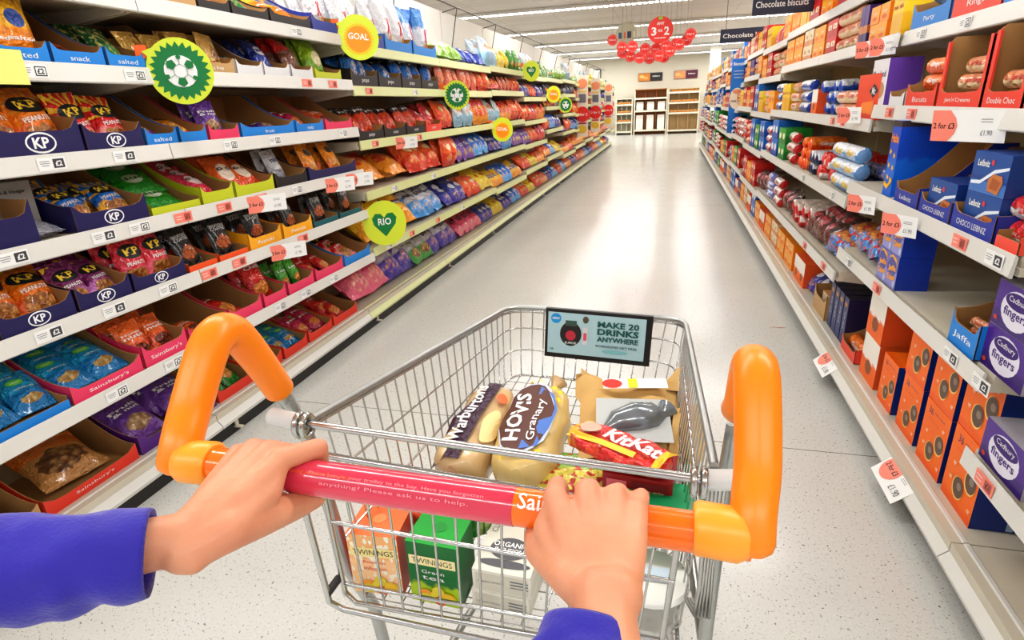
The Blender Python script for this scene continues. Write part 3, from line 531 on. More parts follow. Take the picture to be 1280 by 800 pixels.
def cell(side, b, k, y0, y1, kd, nx=1, ny=1, nz=1, tilt=30, tray=None, tall=False, hb=.185, hf=.044, text=None, sc=None, inset=None, dy=.07, dz=.0, front=0.0, yaw=0, near=True, tk=None, full=True, roll_end=False, jit=1.0, deep=.38, tw=None, place=None):
    rows = ([(XL, z) for z in lrows(b)[:-1]]+[(-1.85, .14)]) if side == 'L' else rrows(b)
    x, z = rows[k]; base = k == len(rows)-1
    if base: x = x+(.075 if side == 'R' else -.0); x = x if side == 'R' else x-.075; z += .0
    Wd = y1-y0; yc = (y0+y1)/2; M0 = side_M(side, x, yc, z+.0005) @ T((0, .012+front, 0)); rn = rowname(side, b, k, len(rows))
    trn = ''
    if tray:
        body, lip = tray_mesh(Wd-.003, deep, hb, hf, mat('tray_'+tray, TC[tray], .45), text, tall=tall)
        key = (tray, rn); USED[key] = USED.get(key, 0)+1; trn = '%s %s tray, ' % (ORD[USED[key]], tray)
        e = empty('display_tray', M0, '%s %s cardboard display tray, %s' % (ORD[USED[key]], tray, rn), 'display tray')
        for nm, me in (('tray_shell', body), ('front_lip', lip)):
            o = bpy.data.objects.new(nm, me); COL.objects.link(o); o.parent = e
    if kd:
        q = K[kd]; w, h, t = q['dims']; isbox = 'box' in q['name'] or 'carton' in q['name']; isroll = q['name'] == 'biscuit_roll'
        avail = Wd-(.014 if tray else .004)
        if roll_end: fw = t
        else: fw = w
        s = sc or min(1.25, avail/(nx*fw*(.93 if not isbox and not isroll else 1.0)))
        tr_ = math.radians(tilt)
        if not isbox and not isroll and ny > 1:
            need = t*s*.8
            if tilt < 30: dy = max(dy, need/math.cos(tr_))
            else: dz = max(dz, min(.06, (need-dy*math.cos(tr_))/math.sin(tr_)))
        pitch = avail/nx if not isbox else min(avail/nx, fw*s+.002)
        c = 0
        if not tray:
            key = (kd, rn); USED[key] = USED.get(key, 0)+1; cn = USED[key]
        for j in range(ny):
            for l in range(nz):
                for i in range(nx):
                    lx = (i-(nx-1)/2)*pitch; J = (RND.uniform(-1, 1)*jit, RND.uniform(-1, 1)*jit, RND.uniform(-1, 1)*jit)
                    yy = (inset if inset is not None else (.03 if tray else .006))+j*dy
                    if isbox: M = T((lx+J[0]*.001, yy+J[1]*.002, l*(h*s+.001)+(.003 if tray else 0))) @ R(yaw+J[2]*.012, 'Z')
                    elif isroll:
                        rr = t/2*s
                        if roll_end: M = T((lx+(rr if l % 2 else 0)*.9, yy+w*s/2+abs(J[1])*.05, l*rr*1.75+.001+(.003 if tray else 0))) @ R(PI/2+J[2]*.12, 'Z')
                        else: M = T((lx, yy+rr+j*.0, l*rr*2.02+.001+(.003 if tray else 0))) @ R(yaw+J[2]*.09, 'Z')
                    else: 
                        tl = math.radians(min(80, max(4, tilt+J[0]*9)))
                        M = T((lx+J[1]*.006, yy+t*s*.3*math.cos(tl)+.012, t*s*.42*math.sin(tl)+.004+j*dz+l*t*s*.8)) @ R(yaw+J[2]*.16, 'Z') @ R(-tl, 'X') @ R(J[1]*.09, 'Y')
                    words = []
                    if ny > 1: words.append('front' if j == 0 else 'back' if j == ny-1 else 'middle row')
                    if nz > 1: words.append('bottom' if l == 0 else 'top' if l == nz-1 else 'mid')
                    if nx > 1: words.append(posword(i, nx))
                    if near:
                        lab = '%s, %s%s%s' % (q['look'], ' '.join(words)+', ' if words else '', trn or ('%s batch, ' % ORD[cn] if True else ''), rn)
                        grp = q['look']+' stock, '+rn if nx*ny*nz > 1 else None
                    else: lab = '%s on the %s' % (q['look'], rn); grp = lab
                    if len(lab.split()) > 16: lab = lab.replace(', black badge', '').replace(' with grey lettering', '').replace('middle row', 'mid')
                    inst(q['name'], q['me'], M0 @ M @ Matrix.Scale(s, 4), lab, q['cat'], grp)
                    c += 1
    if tk:
        for n_, ch in enumerate(tk):
            ty = y0+Wd*(n_+.5)/len(tk); x_, z_ = rows[k]; col = 'salmon' if ch == 's' else 'white'; kk = ('tk', ch == 's', rn); USED[kk] = USED.get(kk, 0)+1
            ticket(side, x_, ty, z_, ch, '%s of its colour along the %s' % (ORD[USED[kk]], rn), base=base)
def L(b, k, y0, y1, kd, **kw): cell('L', b, k, y0, y1, kd, **kw)
def Rr(b, k, y0, y1, kd, **kw): cell('R', b, k, y0, y1, kd, **kw)
# ---- near left bays (rows 0..6). b=1 below 1.82 m, b=2 beyond
def LN(k, y0, y1, kd, **kw):
    L(1 if (y0+y1)/2 < YL0+MOD else 2, k, y0, y1, kd, **kw)
# top shelf
LN(0, 1.950, 2.125, 'golden', nx=1, ny=2, tray='tan', tilt=35)
LN(0, 2.133, 2.314, 'yellowbag', nx=1, ny=2, tray='black', tilt=55, hf=.04)
LN(0, 2.323, 2.568, 'darkgreen', nx=1, ny=3, tray='black', tilt=62, hf=.04)
LN(0, 2.580, 2.905, 'yellowbag', nx=2, ny=2, tray='black', tilt=62, hf=.045, tk='w')
LN(0, 2.920, 3.188, 'spk', nx=1, ny=3, tray='cobalt', tilt=12, hf=.06, sc=.95)
# second
LN(1, 1.200, 1.312, 'yellowbag', nx=2, ny=2, tray='blue', tilt=12, text='salted', tk='w')
LN(1, 1.316, 1.474, 'yellowbag', nx=2, ny=2, tray='blue', tilt=5, text='salted', tk='w', sc=1.05)
LN(1, 1.479, 1.658, 'pknut', nx=1, ny=2, tray='blue', tilt=60, text='snack', sc=.8)
LN(1, 1.664, 1.821, 'darkgreen', nx=1, ny=3, tray='blue', tilt=35, text='salted', tk='w', sc=.85)
LN(1, 1.828, 2.037, 'golden', nx=2, ny=2, tray='tan', tilt=35, hb=.12)
LN(1, 2.045, 2.273, 'golden', nx=2, ny=2, tray='tan', tilt=14, text='70g bag', tm_=None) if False else LN(1, 2.045, 2.273, 'golden', nx=2, ny=2, tray='tan', tilt=14, text='70g bag')
LN(1, 2.283, 2.459, 'navyc', nx=1, ny=2, tray='white', tilt=62, sc=.6)
LN(1, 2.465, 2.660, 'bluemix', nx=1, ny=2, tray='white', tilt=30, sc=.95)
LN(1, 2.673, 2.861, 'redtub', nx=1, ny=2, tray='white', tilt=20, hb=.1, tk='s')
LN(1, 2.876, 3.141, 'limebag', nx=1, ny=3, tray='lime', tilt=22, tk='s', hf=.04)
# third
LN(2, 1.061, 1.227, 'kp_orange', nx=2, ny=2, tray='navy', text='KP', tilt=32, hf=.08, tk='k')
LN(2, 1.231, 1.501, 'kp_orange', nx=2, ny=2, tray='navy', text='KP', tilt=40, hf=.075, tk='k')
LN(2, 1.506, 1.730, 'kp_hot', nx=2, ny=2, tray='navy', text='KP', tilt=18, hf=.06, sc=.95, tk='k')
LN(2, 1.737, 1.884, 'violet', nx=1, ny=1, tray='blue', tilt=72, sc=.9, text='salted')
LN(2, 1.892, 2.035, 'yorange', nx=1, ny=2, tray='blue', tilt=55, sc=.85)
LN(2, 2.044, 2.226, 'violet', nx=1, ny=2, tray='pink', tilt=15, sc=.85, tk='w')
LN(2, 2.236, 2.625, 'violet', nx=2, ny=1, tray='blue', tilt=75, sc=.8, text='fruit', tk='w')
LN(2, 2.638, 2.887, 'magenta', nx=1, ny=2, tray='blue', tilt=65, sc=.9, text='nuts')
LN(2, 2.903, 3.188, 'pknut', nx=1, ny=2, tray='pink', tilt=55, sc=1.0, tk='w')
# fourth
LN(3, 1.071, 1.280, 'kp_purple', nx=2, ny=1, tray='navy', tilt=76, hf=.09, hb=.14, tk='k')
LN(3, 1.282, 1.390, 'silver', nx=1, ny=1, tilt=82, sc=.8)
LN(3, 1.392, 1.674, 'kp_blue', nx=2, ny=2, tray='navy', text='KP', tilt=42, hf=.06, hb=.19, tk='kw', sc=.9)
LN(3, 1.681, 1.921, 'green', nx=1, ny=3, tray='lime', tilt=58, hf=.03, dz=.05, sc=.95, tk='s')
LN(3, 1.930, 2.117, 'pinkface', nx=1, ny=3, tray='lime', tilt=42, hf=.05, sc=1.05, dz=.02, tk='s')
LN(3, 2.127, 2.394, 'orangeface', nx=2, ny=2, tray='lime', tilt=42, hf=.05, dz=.02, tk='s')
LN(3, 2.406, 2.667, 'silver', nx=1, ny=2, tray='black', tilt=20, sc=.85, hf=.05, tk='w')
LN(3, 2.682, 3.169, 'yorange', nx=2, ny=2, tray='navy', tilt=24, sc=.9, hf=.05)
# fifth
LN(4, 0.953, 1.080, 'kp_orange', nx=2, ny=2, tray='navy', text='KP', tilt=40, hf=.06)
LN(4, 1.084, 1.317, 'kp_orange', nx=2, ny=2, tray='navy', text='KP', tilt=42, hf=.055, tk='k', hb=.19, sc=1.02)
LN(4, 1.323, 1.526, 'kp_purple', nx=2, ny=2, tray='navy', text='KP', tilt=38, hf=.055, tk='k', hb=.19)
LN(4, 1.532, 1.774, 'kp_red', nx=2, ny=2, tray='navy', text='KP', tilt=24, hf=.05, tk='w', hb=.18)
LN(4, 1.783, 1.942, 'sens', nx=1, ny=2, tray='orange', tilt=22, hf=.025, tk='s', hb=.17, sc=.86, inset=.012)
LN(4, 1.951, 2.133, 'sens', nx=1, ny=2, tray='orange', tilt=22, hf=.025, tk='s', hb=.17, sc=.86, inset=.012)
LN(4, 2.144, 2.379, 'sens_red', nx=1, ny=2, tray='yellow', tilt=22, hf=.055, text='Peanuts', hb=.17, sc=.86, inset=.012)
LN(4, 2.392, 2.642, 'sens', nx=1, ny=2, tray='yellow', tilt=22, hf=.055, text='Peanuts', hb=.17, tk='s', sc=.86, inset=.012)
LN(4, 2.657, 2.901, 'sens', nx=1, ny=2, tray='teal', tilt=22, hf=.03, hb=.17, sc=.86, inset=.012)
LN(4, 2.919, 3.173, 'sens', nx=1, ny=2, tray='teal', tilt=22, hf=.03, hb=.17, sc=.86, inset=.012)
# sixth
LN(5, 0.806, 0.971, 'aqua', nx=2, ny=2, tray='pink', tilt=52, hf=.03)
LN(5, 0.975, 1.206, 'aqua', nx=2, ny=3, tray='blue', tilt=56, hf=.03, dz=.02)
LN(5, 1.211, 1.483, 'aqua', nx=2, ny=3, tray='pink', text="Sainsbury's", tilt=56, hf=.045, dz=.02, tk='w')
LN(5, 1.490, 1.697, 'pknut', nx=2, ny=2, tray='pink', text="Sainsbury's", tilt=28, hf=.06, tk='w')
LN(5, 1.705, 1.925, 'pknut', nx=1, ny=1, tray='pink', tilt=80, hf=.05, sc=.7)
LN(5, 1.935, 2.151, 'redpouch', nx=1, ny=1, tray='pink', tilt=78, hf=.05, sc=1.1)
LN(5, 2.163, 2.337, 'redpouch', nx=1, ny=2, tray='pink', tilt=30, hf=.05, tk='w')
LN(5, 2.351, 2.578, 'greenpouch', nx=2, ny=2, tray='pink', tilt=26, hf=.05, sc=.8, tk='w')
LN(5, 2.594, 2.878, 'redpouch', nx=2, ny=2, tray='pink', tilt=60, hf=.05, sc=.85, tk='w')
LN(5, 2.896, 3.203, 'kp_hot', nx=1, ny=2, tray='blue', tilt=66, hf=.05)
# base
LN(6, 0.600, 0.772, 'clearnut2', nx=1, ny=1, tray='red', tilt=70, hf=.05)
LN(6, 0.776, 1.105, 'whiteor', nx=1, ny=1, tray='tan', tilt=68, hf=.05, hb=.2)
LN(6, 1.113, 1.481, 'clearnut2', nx=1, ny=1, tray='red', text="Sainsbury's", tilt=64, hf=.045, hb=.22, inset=.05, sc=1.15, tk='k')
LN(6, 1.489, 1.903, 'violet', nx=2, ny=2, tray='purple', text="Sainsbury's", tilt=58, hf=.055, hb=.2)
LN(6, 1.914, 2.155, 'greenpouch', nx=2, ny=2, tray='red', tilt=55, hf=.05, hb=.18, sc=1.1)
LN(6, 2.168, 2.396, 'clearnut', nx=1, ny=1, tray='red', tilt=55, hf=.05, hb=.18)
LN(6, 2.411, 2.628, 'aqua', nx=2, ny=2, tray='red', tilt=62, hf=.05, hb=.16, sc=.75, tk='w')
LN(6, 2.644, 2.893, 'magenta', nx=2, ny=2, tray='red', tilt=62, hf=.05, hb=.16, tk='w', sc=1)
LN(6, 2.912, 3.200, 'redpouch', nx=1, ny=2, tray='red', tilt=66, hf=.05, hb=.14, tk='w', sc=1.1)
# the two aqua/clear bag spare copies that lie on top of others
# ---- left bay three (rows 0..5)
L(3, 0, 3.25, 3.72, 'spk', nx=3, ny=2, tray='cobalt', tilt=8, hf=.06)
L(3, 0, 3.74, 4.16, 'spk', nx=2, ny=2, tray='blue', tilt=8, hf=.07)
L(3, 0, 4.18, 4.62, 'spkblue', nx=2, ny=2, tray='blue', tilt=8, hf=.07)
for i in range(4): L(3, 1, 3.25+i*.345, 3.58+i*.345, 'popblue', nx=2, ny=1 if i == 1 else 2, tray='black', tilt=16 if i != 1 else 40, hf=.07, text='pops', tk='s' if i == 0 else 'w' if i == 2 else None, sc=.92)
for i in range(4): L(3, 2, 3.25+i*.345, 3.58+i*.345, 'popred' if i < 3 else 'crimson', nx=2, ny=1 if i == 1 else 2, tray='black' if i < 3 else 'red', tilt=28, hf=.06, text='pops', tk='s' if i in (0, 2) else None, sc=.95)
L(3, 3, 3.27, 3.95, 'redcrisp', nx=2, ny=1, tilt=20, inset=.28, sc=.75, tk='w')
L(3, 3, 3.30, 4.0, 'redcrisp', nx=2, ny=1, tilt=66, sc=1.4)
L(3, 3, 4.02, 4.6, 'orangec', nx=3, ny=2, tilt=40, tk='w')
L(3, 4, 3.25, 4.0, 'nik', nx=3, ny=2, tilt=48, tk='ws', sc=1.4)
L(3, 4, 4.02, 4.62, 'spaceblue', nx=3, ny=2, tilt=46, tk='s', sc=1.25)
L(3, 5, 3.25, 3.75, 'pinkbag', nx=2, ny=2, tilt=52, tk='w', sc=1.5)
L(3, 5, 3.77, 4.26, 'space', nx=2, ny=2, tilt=50, tk='k', sc=1.45)
L(3, 5, 4.28, 4.62, 'spacegreen', nx=2, ny=2, tilt=50, sc=1.2)
# ---- left bay four
L(4, 0, 4.66, 5.35, 'whitegreen', nx=4, ny=2, tilt=50); L(4, 0, 5.37, 6.03, 'bluemix', nx=3, ny=2, tilt=60, sc=1.3)
L(4, 1, 4.66, 5.2, 'salmonbag', nx=3, ny=2, tilt=8, sc=.72); L(4, 1, 5.22, 5.7, 'salmonbag', nx=3, ny=2, tilt=8, sc=.72); L(4, 1, 5.72, 6.03, 'orangec', nx=2, ny=2, tilt=10, sc=.9)
L(4, 2, 4.66, 4.98, 'orangec', nx=2, ny=2, tilt=30); L(4, 2, 5.0, 5.5, 'paleblue', nx=4, ny=2, tilt=8, sc=.95); L(4, 2, 5.52, 6.03, 'redcrisp', nx=3, ny=2, tilt=12, sc=.9)
L(4, 3, 4.66, 5.0, 'orangec', nx=2, ny=2, tilt=12); L(4, 3, 5.02, 5.5, 'violet', nx=3, ny=2, tilt=30); L(4, 3, 5.52, 6.03, 'blueb', nx=3, ny=2, tilt=44)
L(4, 4, 4.66, 5.2, 'indigo', nx=3, ny=2, tilt=44, tk='w'); L(4, 4, 5.22, 5.65, 'orangec', nx=3, ny=2, tilt=40); L(4, 4, 5.67, 6.03, 'yellowc', nx=2, ny=2, tilt=44)
L(4, 5, 4.66, 5.3, 'space', nx=3, ny=2, tilt=48, tk='s', sc=1.3); L(4, 5, 5.32, 6.03, 'pinkbag', nx=4, ny=2, tilt=48)
# ---- the rest of the left side
LK = [['whitegreen', 'paleblue', 'darkgreen', 'yellowc', 'greenpouch'], ['blackbag', 'orangec', 'navyc', 'salmonbag', 'indigo'], ['redcrisp', 'orangec', 'crimson', 'paleblue', 'redcrisp'], ['crimson', 'blueb', 'violet', 'indigo', 'orangec'],
      ['yellowc', 'redcrisp', 'blueb', 'orangec', 'nik'], ['indigo', 'orangec', 'yellowc', 'redcrisp', 'blueb']]
for b in range(5, NLB+1):
    for k in range(6):
        n = 3 if b < 9 else 2; y0 = YL0+MOD*(b-1)+.02; wd = (MOD-.04)/n; z = lrows(b)[k]; gap = (lrows(b)[k-1]-z) if k else .4
        for i in range(n):
            kd = LK[k][(i*2+b*3+k+RND.randrange(2)) % 5]; tl = RND.choice([12, 25, 45]) if k < 4 else 46; h = K[kd]['dims'][1]
            L(b, k, y0+i*wd, y0+(i+1)*wd-.01, kd, nx=3 if n == 3 else 4, ny=2 if b < 6 else 1, tilt=tl, near=False, sc=min(1.2, (gap-.07)/(h*math.cos(math.radians(tl-6))+.02), wd/(3 if n == 3 else 4)/K[kd]['dims'][0]/.9))
# ---- right side: bay two (nearest fully seen), rows 0..4
def stack(b, k, y0, kd, nx, ny, nz, **kw):
    w = K[kd]['dims'][0]; sc = kw.get('sc', 1); cell('R', b, k, y0, y0+nx*(w*sc+.003)+.004, kd, nx=nx, ny=ny, nz=nz, dy=K[kd]['dims'][2]*sc+.004 if 'dims' in K[kd] else .2, **kw)
# base row: orange cartons
def span(k, y0, y1, kd, nz=1, **kw): Rr(2, k, y0, y1, kd, nx=kw.pop('nx', 1), nz=nz, **kw)
span(4, 1.630, 1.846, 'b36', 2, tk='k', sc=1.0)
span(4, 1.859, 2.040, 'b36', 2, sc=.93, tk='w')
span(4, 2.063, 2.275, 'b36', 2, sc=.9, jit=2, tk='s')
span(4, 2.294, 2.486, 'b36', 1, sc=.84)
span(4, 2.497, 2.761, 'wafer', 2, tk='w')
span(4, 2.788, 3.019, 'r_orange', 1, tray='coral', hb=.2, hf=.05, deep=.3)
span(3, 2.184, 2.595, 'jaffa', 2, nx=2, tk='s', sc=1.06)
span(3, 2.628, 2.931, 'eggs', nx=2, ny=2, tilt=60, tk='k')
span(3, 1.708, 2.094, 'darkbox', 1, nx=2, inset=.26)
span(3, 1.660, 1.822, 'r_cream', 3, tray='blue', hb=.15, hf=.07, text='Jaffa', deep=.2, sc=.45, inset=.03, tk='k')
span(3, 1.498, 1.633, 'finger', 2, sc=.92, tk='k', front=.01)
span(2, 2.458, 2.648, 'tubeblue')
span(2, 2.219, 2.440, None, tray='cobalt', hb=.21, hf=.05, text='Leibniz', deep=.25)
span(2, 1.972, 2.205, 'leib', 1, tray='cobalt', hb=.2, hf=.045, text='CHOCO LEIBNIZ', sc=1.3, deep=.3, inset=.012)
span(2, 1.716, 1.961, 'leib', 2, tray='cobalt', hb=.15, hf=.05, text='CHOCO LEIBNIZ', sc=1.25, deep=.3, inset=.012, tk='s')
span(2, 1.643, 1.913, 'leib', 2, nx=2, inset=.33, sc=1.1)
span(2, 1.592, 1.703, 'r_white', 2, tray='coral', hb=.17, hf=.03, deep=.3, tk='k', sc=.95)
span(1, 2.858, 3.210, 'mary')
span(1, 2.381, 2.654, 'r_orange', 3, tray='red', hb=.19, hf=.055, deep=.3, text='Biscuits', tk='s', sc=.85)
span(1, 2.671, 2.838, 'r_red', 1, tray='white', hb=.19, hf=.04, deep=.3, tk='s')
span(1, 2.064, 2.367, 'r_cream', 3, tray='red', tall=True, hb=.215, hf=.05, deep=.32, text="Jam'n'Creams", sc=.8, jit=2)
span(1, 1.843, 2.054, 'r_cream', 2, tray='red', tall=True, hb=.22, hf=.05, deep=.32, text='Double Choc', sc=.8, jit=3)
span(1, 1.729, 1.835, 'r_cream', 2, tray='red', tall=True, hb=.22, hf=.05, deep=.32, sc=.6)
span(0, 3.412, 3.832, 'orbox', 1, nx=1, sc=1.0); span(0, 3.164, 3.388, 'orbox', 2, sc=.95)
span(0, 2.979, 3.143, 'darkbox', 1, inset=.06)
span(0, 2.598, 2.961, 'r_aqua', 2, tray='blue', hb=.19, hf=.07, deep=.3, text='Party', tk='w')
span(0, 2.235, 2.579, 'r_red', 2, tray='red', hb=.19, hf=.08, deep=.3, text='Rings', tk='w')
span(0, 2.046, 2.226, 'r_blue', 2, tray='blue', hb=.16, hf=.07, deep=.3, sc=.6)
# bay one
stack(1, 2, 1.33, 'leib', 1, 1, 3, sc=.75) if False else None
stack(1, 2, 1.34, 'finger', 1, 1, 1, sc=.9, tk='s')
stack(1, 3, 1.28, 'b36', 1, 1, 1, sc=.9, inset=.18)
stack(1, 1, 1.3, 'creambox', 2, 1, 1)
# ---- right bay three
Rr(3, 1, 3.0, 3.2, 'yelbox', nx=2, tk='w', sc=.95); stack(3, 1, 3.22, 'orbox', 2, 1, 2, sc=.9); stack(3, 1, 3.52, 'purpbox', 2, 1, 1); Rr(3, 1, 3.68, 4.1, 'r_cream', nx=2, nz=3); stack(3, 1, 4.12, 'reds', 2, 1, 2, sc=.95)
stack(3, 0, 3.0, 'reds', 3, 1, 2); stack(3, 0, 3.45, 'creambox', 3, 1, 2); stack(3, 0, 3.9, 'reds', 3, 1, 1)
stack(3, 2, 3.0, 'mcbox', 1, 1, 1); Rr(3, 2, 3.32, 3.72, 'r_cream', nx=2, nz=2, tk='ss'); Rr(3, 2, 3.74, 4.14, 'r_blue', nx=3, nz=3, roll_end=True, sc=1.1); stack(3, 2, 4.16, 'wafer', 1, 1, 1, sc=.9); 
Rr(3, 3, 3.0, 3.42, 'r_aqua', nx=2, nz=3, tk='w'); Rr(3, 3, 3.0, 3.4, 'r_lilac', nx=2, nz=2, inset=.12); Rr(3, 3, 3.44, 3.76, 'r_white', nx=4, nz=2, roll_end=True); Rr(3, 3, 3.78, 4.06, 'r_navy', nx=4, nz=2, roll_end=True, tk='w'); Rr(3, 3, 4.08, 4.36, 'r_orange', nx=4, nz=3, roll_end=True)
Rr(3, 4, 3.0, 3.36, 'eggs', nx=2, ny=2, tilt=55, tk='s'); Rr(3, 4, 3.38, 3.9, 'choc', nx=4, ny=2, tilt=50, sc=1.1, tk='s'); Rr(3, 4, 3.92, 4.36, 'r_red', nx=5, nz=2, roll_end=True)
for i in range(4): stack(3, 5, 3.02+i*.085, 'dkblue', 1, 1, 1, tk='w' if i == 1 else None)
Rr(3, 5, 3.38, 3.66, 'creambox', nx=1, tray='tan', hb=.16, hf=.1, deep=.3); Rr(3, 5, 3.68, 3.98, 'indigo', nx=2, ny=2, tilt=40, sc=.8); stack(3, 5, 4.0, 'wafer', 2, 1, 1)
# ---- the rest of the right side
RK = [['reds', 'creambox', 'yelbox', 'orbox', 'bluebox', 'crimson'], ['purpbox', 'reds', 'orbox', 'r_cream', 'creambox'], ['r_blue', 'r_cream', 'reds', 'yelbox', 'orbox', 'bluebox'], ['r_orange', 'r_red', 'greenbox', 'r_navy', 'bluebox', 'r_white'],
      ['choc', 'reds', 'r_red', 'greenbox', 'orbox', 'r_lilac'], ['bluebox', 'wafer', 'greenbox', 'orbox', 'purpbox', 'creambox']]
for b in range(4, NRB+1):
    for k in range(6):
        n = 4 if b < 8 else 3; y0 = YR0+MOD*(b-1)+.02; wd = (MOD-.04)/n
        for i in range(n):
            kd = RK[k][(i*2+b*5+k+RND.randrange(3)) % len(RK[k])]; w, h, t = K[kd]['dims']; isb = 'box' in K[kd]['name'] or 'carton' in K[kd]['name']; nx = max(1, int(wd/w))
            nz = max(1, min(3, int(.24/h))) if (isb or 'roll' in K[kd]['name']) else 1
            cell('R', b, k, y0+i*wd, y0+(i+1)*wd-.01, kd, nx=nx, nz=nz, tilt=30, near=False, sc=min(1.1, (wd-.014)/nx/w))
# promotion cards hanging from strips
def card(side, b, k, y, where):
    rows = ([(XL, z) for z in lrows(b)[:-1]]+[(-1.85, .14)]) if side == 'L' else rrows(b)
    ticket(side, rows[k][0], y, rows[k][1], 's', where, big=True)
card('L', 2, 3, 2.238, 'below the face pouches, fourth left shelf'); card('L', 2, 3, 2.867, 'first of two at end of fourth left shelf'); card('L', 2, 3, 3.085, 'second of two at end of fourth left shelf')
card('L', 2, 4, 2.329, 'under the yellow trays, fifth left shelf'); card('L', 3, 2, 3.78, 'on the lime strip, third left shelf, third bay')
card('R', 2, 1, 3.147, 'under the white cookie box, second right shelf'); card('R', 2, 1, 1.957, 'large, second right shelf near the right picture edge'); card('R', 2, 2, 2.588, 'under the tall blue pack, third right shelf'); card('R', 2, 2, 2.164, 'under the butter biscuit boxes, third right shelf')
card('R', 2, 0, 3.063, 'on top right shelf beside orange yellow boxes'); card('R', 3, 1, 3.2, 'on the second right shelf, third bay')
for y_, wh in ((1.94, 'in front of the orange cartons on the right base'), (2.9, 'at the joint of the right base strip')):
    mb = MB(); P = lambda a, b, o: Vector((a, -.0006-o*.3, b)); w, h = .21, .11; mb.box((0, .0005, 0), (w, .001, h), WHITE)
    mb.decal(P, [('e', -.045, .006, .052, .046, SALMON), ('t', '2 for £3', -.045, .006, .02, BLACK, 0, .08), ('t', '£1.90', .055, -.025, .024, GREYT, 0, .06, .01), ('r', .04, .02, .04, .0015, GREYT), ('r', .04, .014, .04, .0015, GREYT)])
    o = mb.build('promotion_card', M=side_M('R', .803, y_, .15) @ T((0, .006, -.045)) @ R(-.85, 'X')); tag(o, 'white 2 for £3 card '+wh, 'promotion card')
# card box standing open behind the salt and vinegar bags
mb = MB(); g = mat('grey_board', S(150, 146, 140), .7); mb.box((0, .1, .085), (.13, .2, .17), g); P = lambda a, b, o: Vector((a, -o, b))
mb.decal(P, [('t', 'Salt & Vinegar', 0, .14, .013, BLACK, 0, .09), ('r', 0, .115, .06, .002, BLACK), ('r', 0, .105, .04, .002, BLACK), ('r', 0, .085, .08, .002, BLACK)]+[('r', -.03+i*.007, .03, .003 if i % 3 else .005, .035, BLACK) for i in range(10)])
o = mb.build('carton', M=side_M('L', XL, 1.317, 1.041) @ T((0, .13, 0)) @ R(-.0, 'X')); tag(o, 'grey carton printed Salt & Vinegar standing on the fourth left shelf', 'carton')
# ------------------------------------------------------------------ shelf wobblers
def wobbler(kindw, y, z, r, label, x=XL):
    M = T((-1.70, y, z)) @ R(PI/2-.95, 'Z'); e = empty('shelf_badge', M, label, 'hanging badge')
    lime = mat('badge_lime', S(214, 228, 60), .4); green = mat('badge_green', S(10, 124, 60), .4); org = mat('badge_orange', S(252, 150, 20), .4)
    mb = MB(); n = 40; vs = [(r*math.cos(2*PI*i/n), 0, r*math.sin(2*PI*i/n)*1.04) for i in range(n)]
    vs[n*3//8+1] = (-r*1.02, 0, r*.62); mb.add([(x_, -.001, z_) for x_, _, z_ in vs]+[(x_, .001, z_) for x_, _, z_ in vs], [tuple(range(n)), tuple(range(n, 2*n))[::-1]]+[(i, n+i, n+(i+1) % n, (i+1) % n) for i in range(n)], lime)
    mb.build('badge_disc', e); mb = MB(); P = lambda a, b, o: Vector((a*r, -.001-o*.6, b*r))
    if kindw == 'ball':
        it = [('star', 0, 0, .76, .92, 24, green), ('e', 0, 0, .5, .5, WHITE)]
        sg = mat('seam_grey', S(150, 170, 155), .5)
        for q in range(6):
            a = PI/6+PI/3*q; it.append(('r', .34*math.cos(a), .34*math.sin(a), .3, .022, sg, a)); it.append(('r', .2*math.cos(a+PI/6), .2*math.sin(a+PI/6), .022, .2, sg, a+PI/6))
        for a, rr, q_ in ((2.45, .33, .16), (.6, .36, .15), (4.71, .33, .16), (1.55, .44, .08), (3.5, .45, .08), (5.8, .45, .08)):
            it.append(('p', [(rr*math.cos(a)+q_*math.cos(a+2*PI*i/5), rr*math.sin(a)+q_*math.sin(a+2*PI*i/5)) for i in range(5)], green))
        mb.decal(P, it); nm = 'football_print'
    elif kindw == 'goal':
        mb.decal(P, [('star', 0, -.08, .66, .76, 30, mat('badge_amber', S(250, 196, 30), .4)), ('e', 0, -.08, .6, .6, org), ('t', 'GOAL', 0, .05, .3, WHITE, -.08, 1.0, .02)]); nm = 'goal_print'
    else:
        h = [(0, -.62), (.5, -.05), (.56, .25), (.4, .46), (.15, .44), (0, .26), (-.15, .44), (-.4, .46), (-.56, .25), (-.5, -.05)]
        mb.decal(P, [('p', h, green), ('t', 'RIO', 0, .08, .32, WHITE, 0, .6, .02)]); nm = 'heart_print'
    mb.build(nm, e)
    mb = MB(); mb.box((-r*1.05, .006, r*.62), (r*.35, .002, r*.4), mat('badge_clip_orange', S(250, 110, 40), .5)); mb.tube([(-r*1.1, .008, r*.62), (-r*1.15, .05, r*.65)], .002, WHITE, 5); mb.build('clip', e)
wobbler('ball', 1.869, 1.527, 0.106, 'green and lime football badge clipped to second left shelf, largest and nearest')
wobbler('goal', 3.219, 1.754, 0.111, 'orange GOAL badge with lime rim below the white crisp bags')
wobbler('heart', 3.268, 0.709, 0.135, 'lime badge with green heart reading RIO in front of the yellow crisp bags')
wobbler('ball', 4.771, 1.465, 0.108, 'green football badge beside the salmon pink crisp bags')
wobbler('heart', 7.560, 1.758, 0.114, 'small lime heart badge high on the left shelves beyond the salmon bags')
wobbler('goal', 6.111, 1.137, 0.117, 'orange GOAL badge half way down the left side among blue bags')
wobbler('goal', 9.027, 1.501, 0.113, 'yellow and orange badge far down the left side, next to a football badge')
wobbler('ball', 10.083, 1.347, 0.119, 'smallest green football badge, far down the left side')
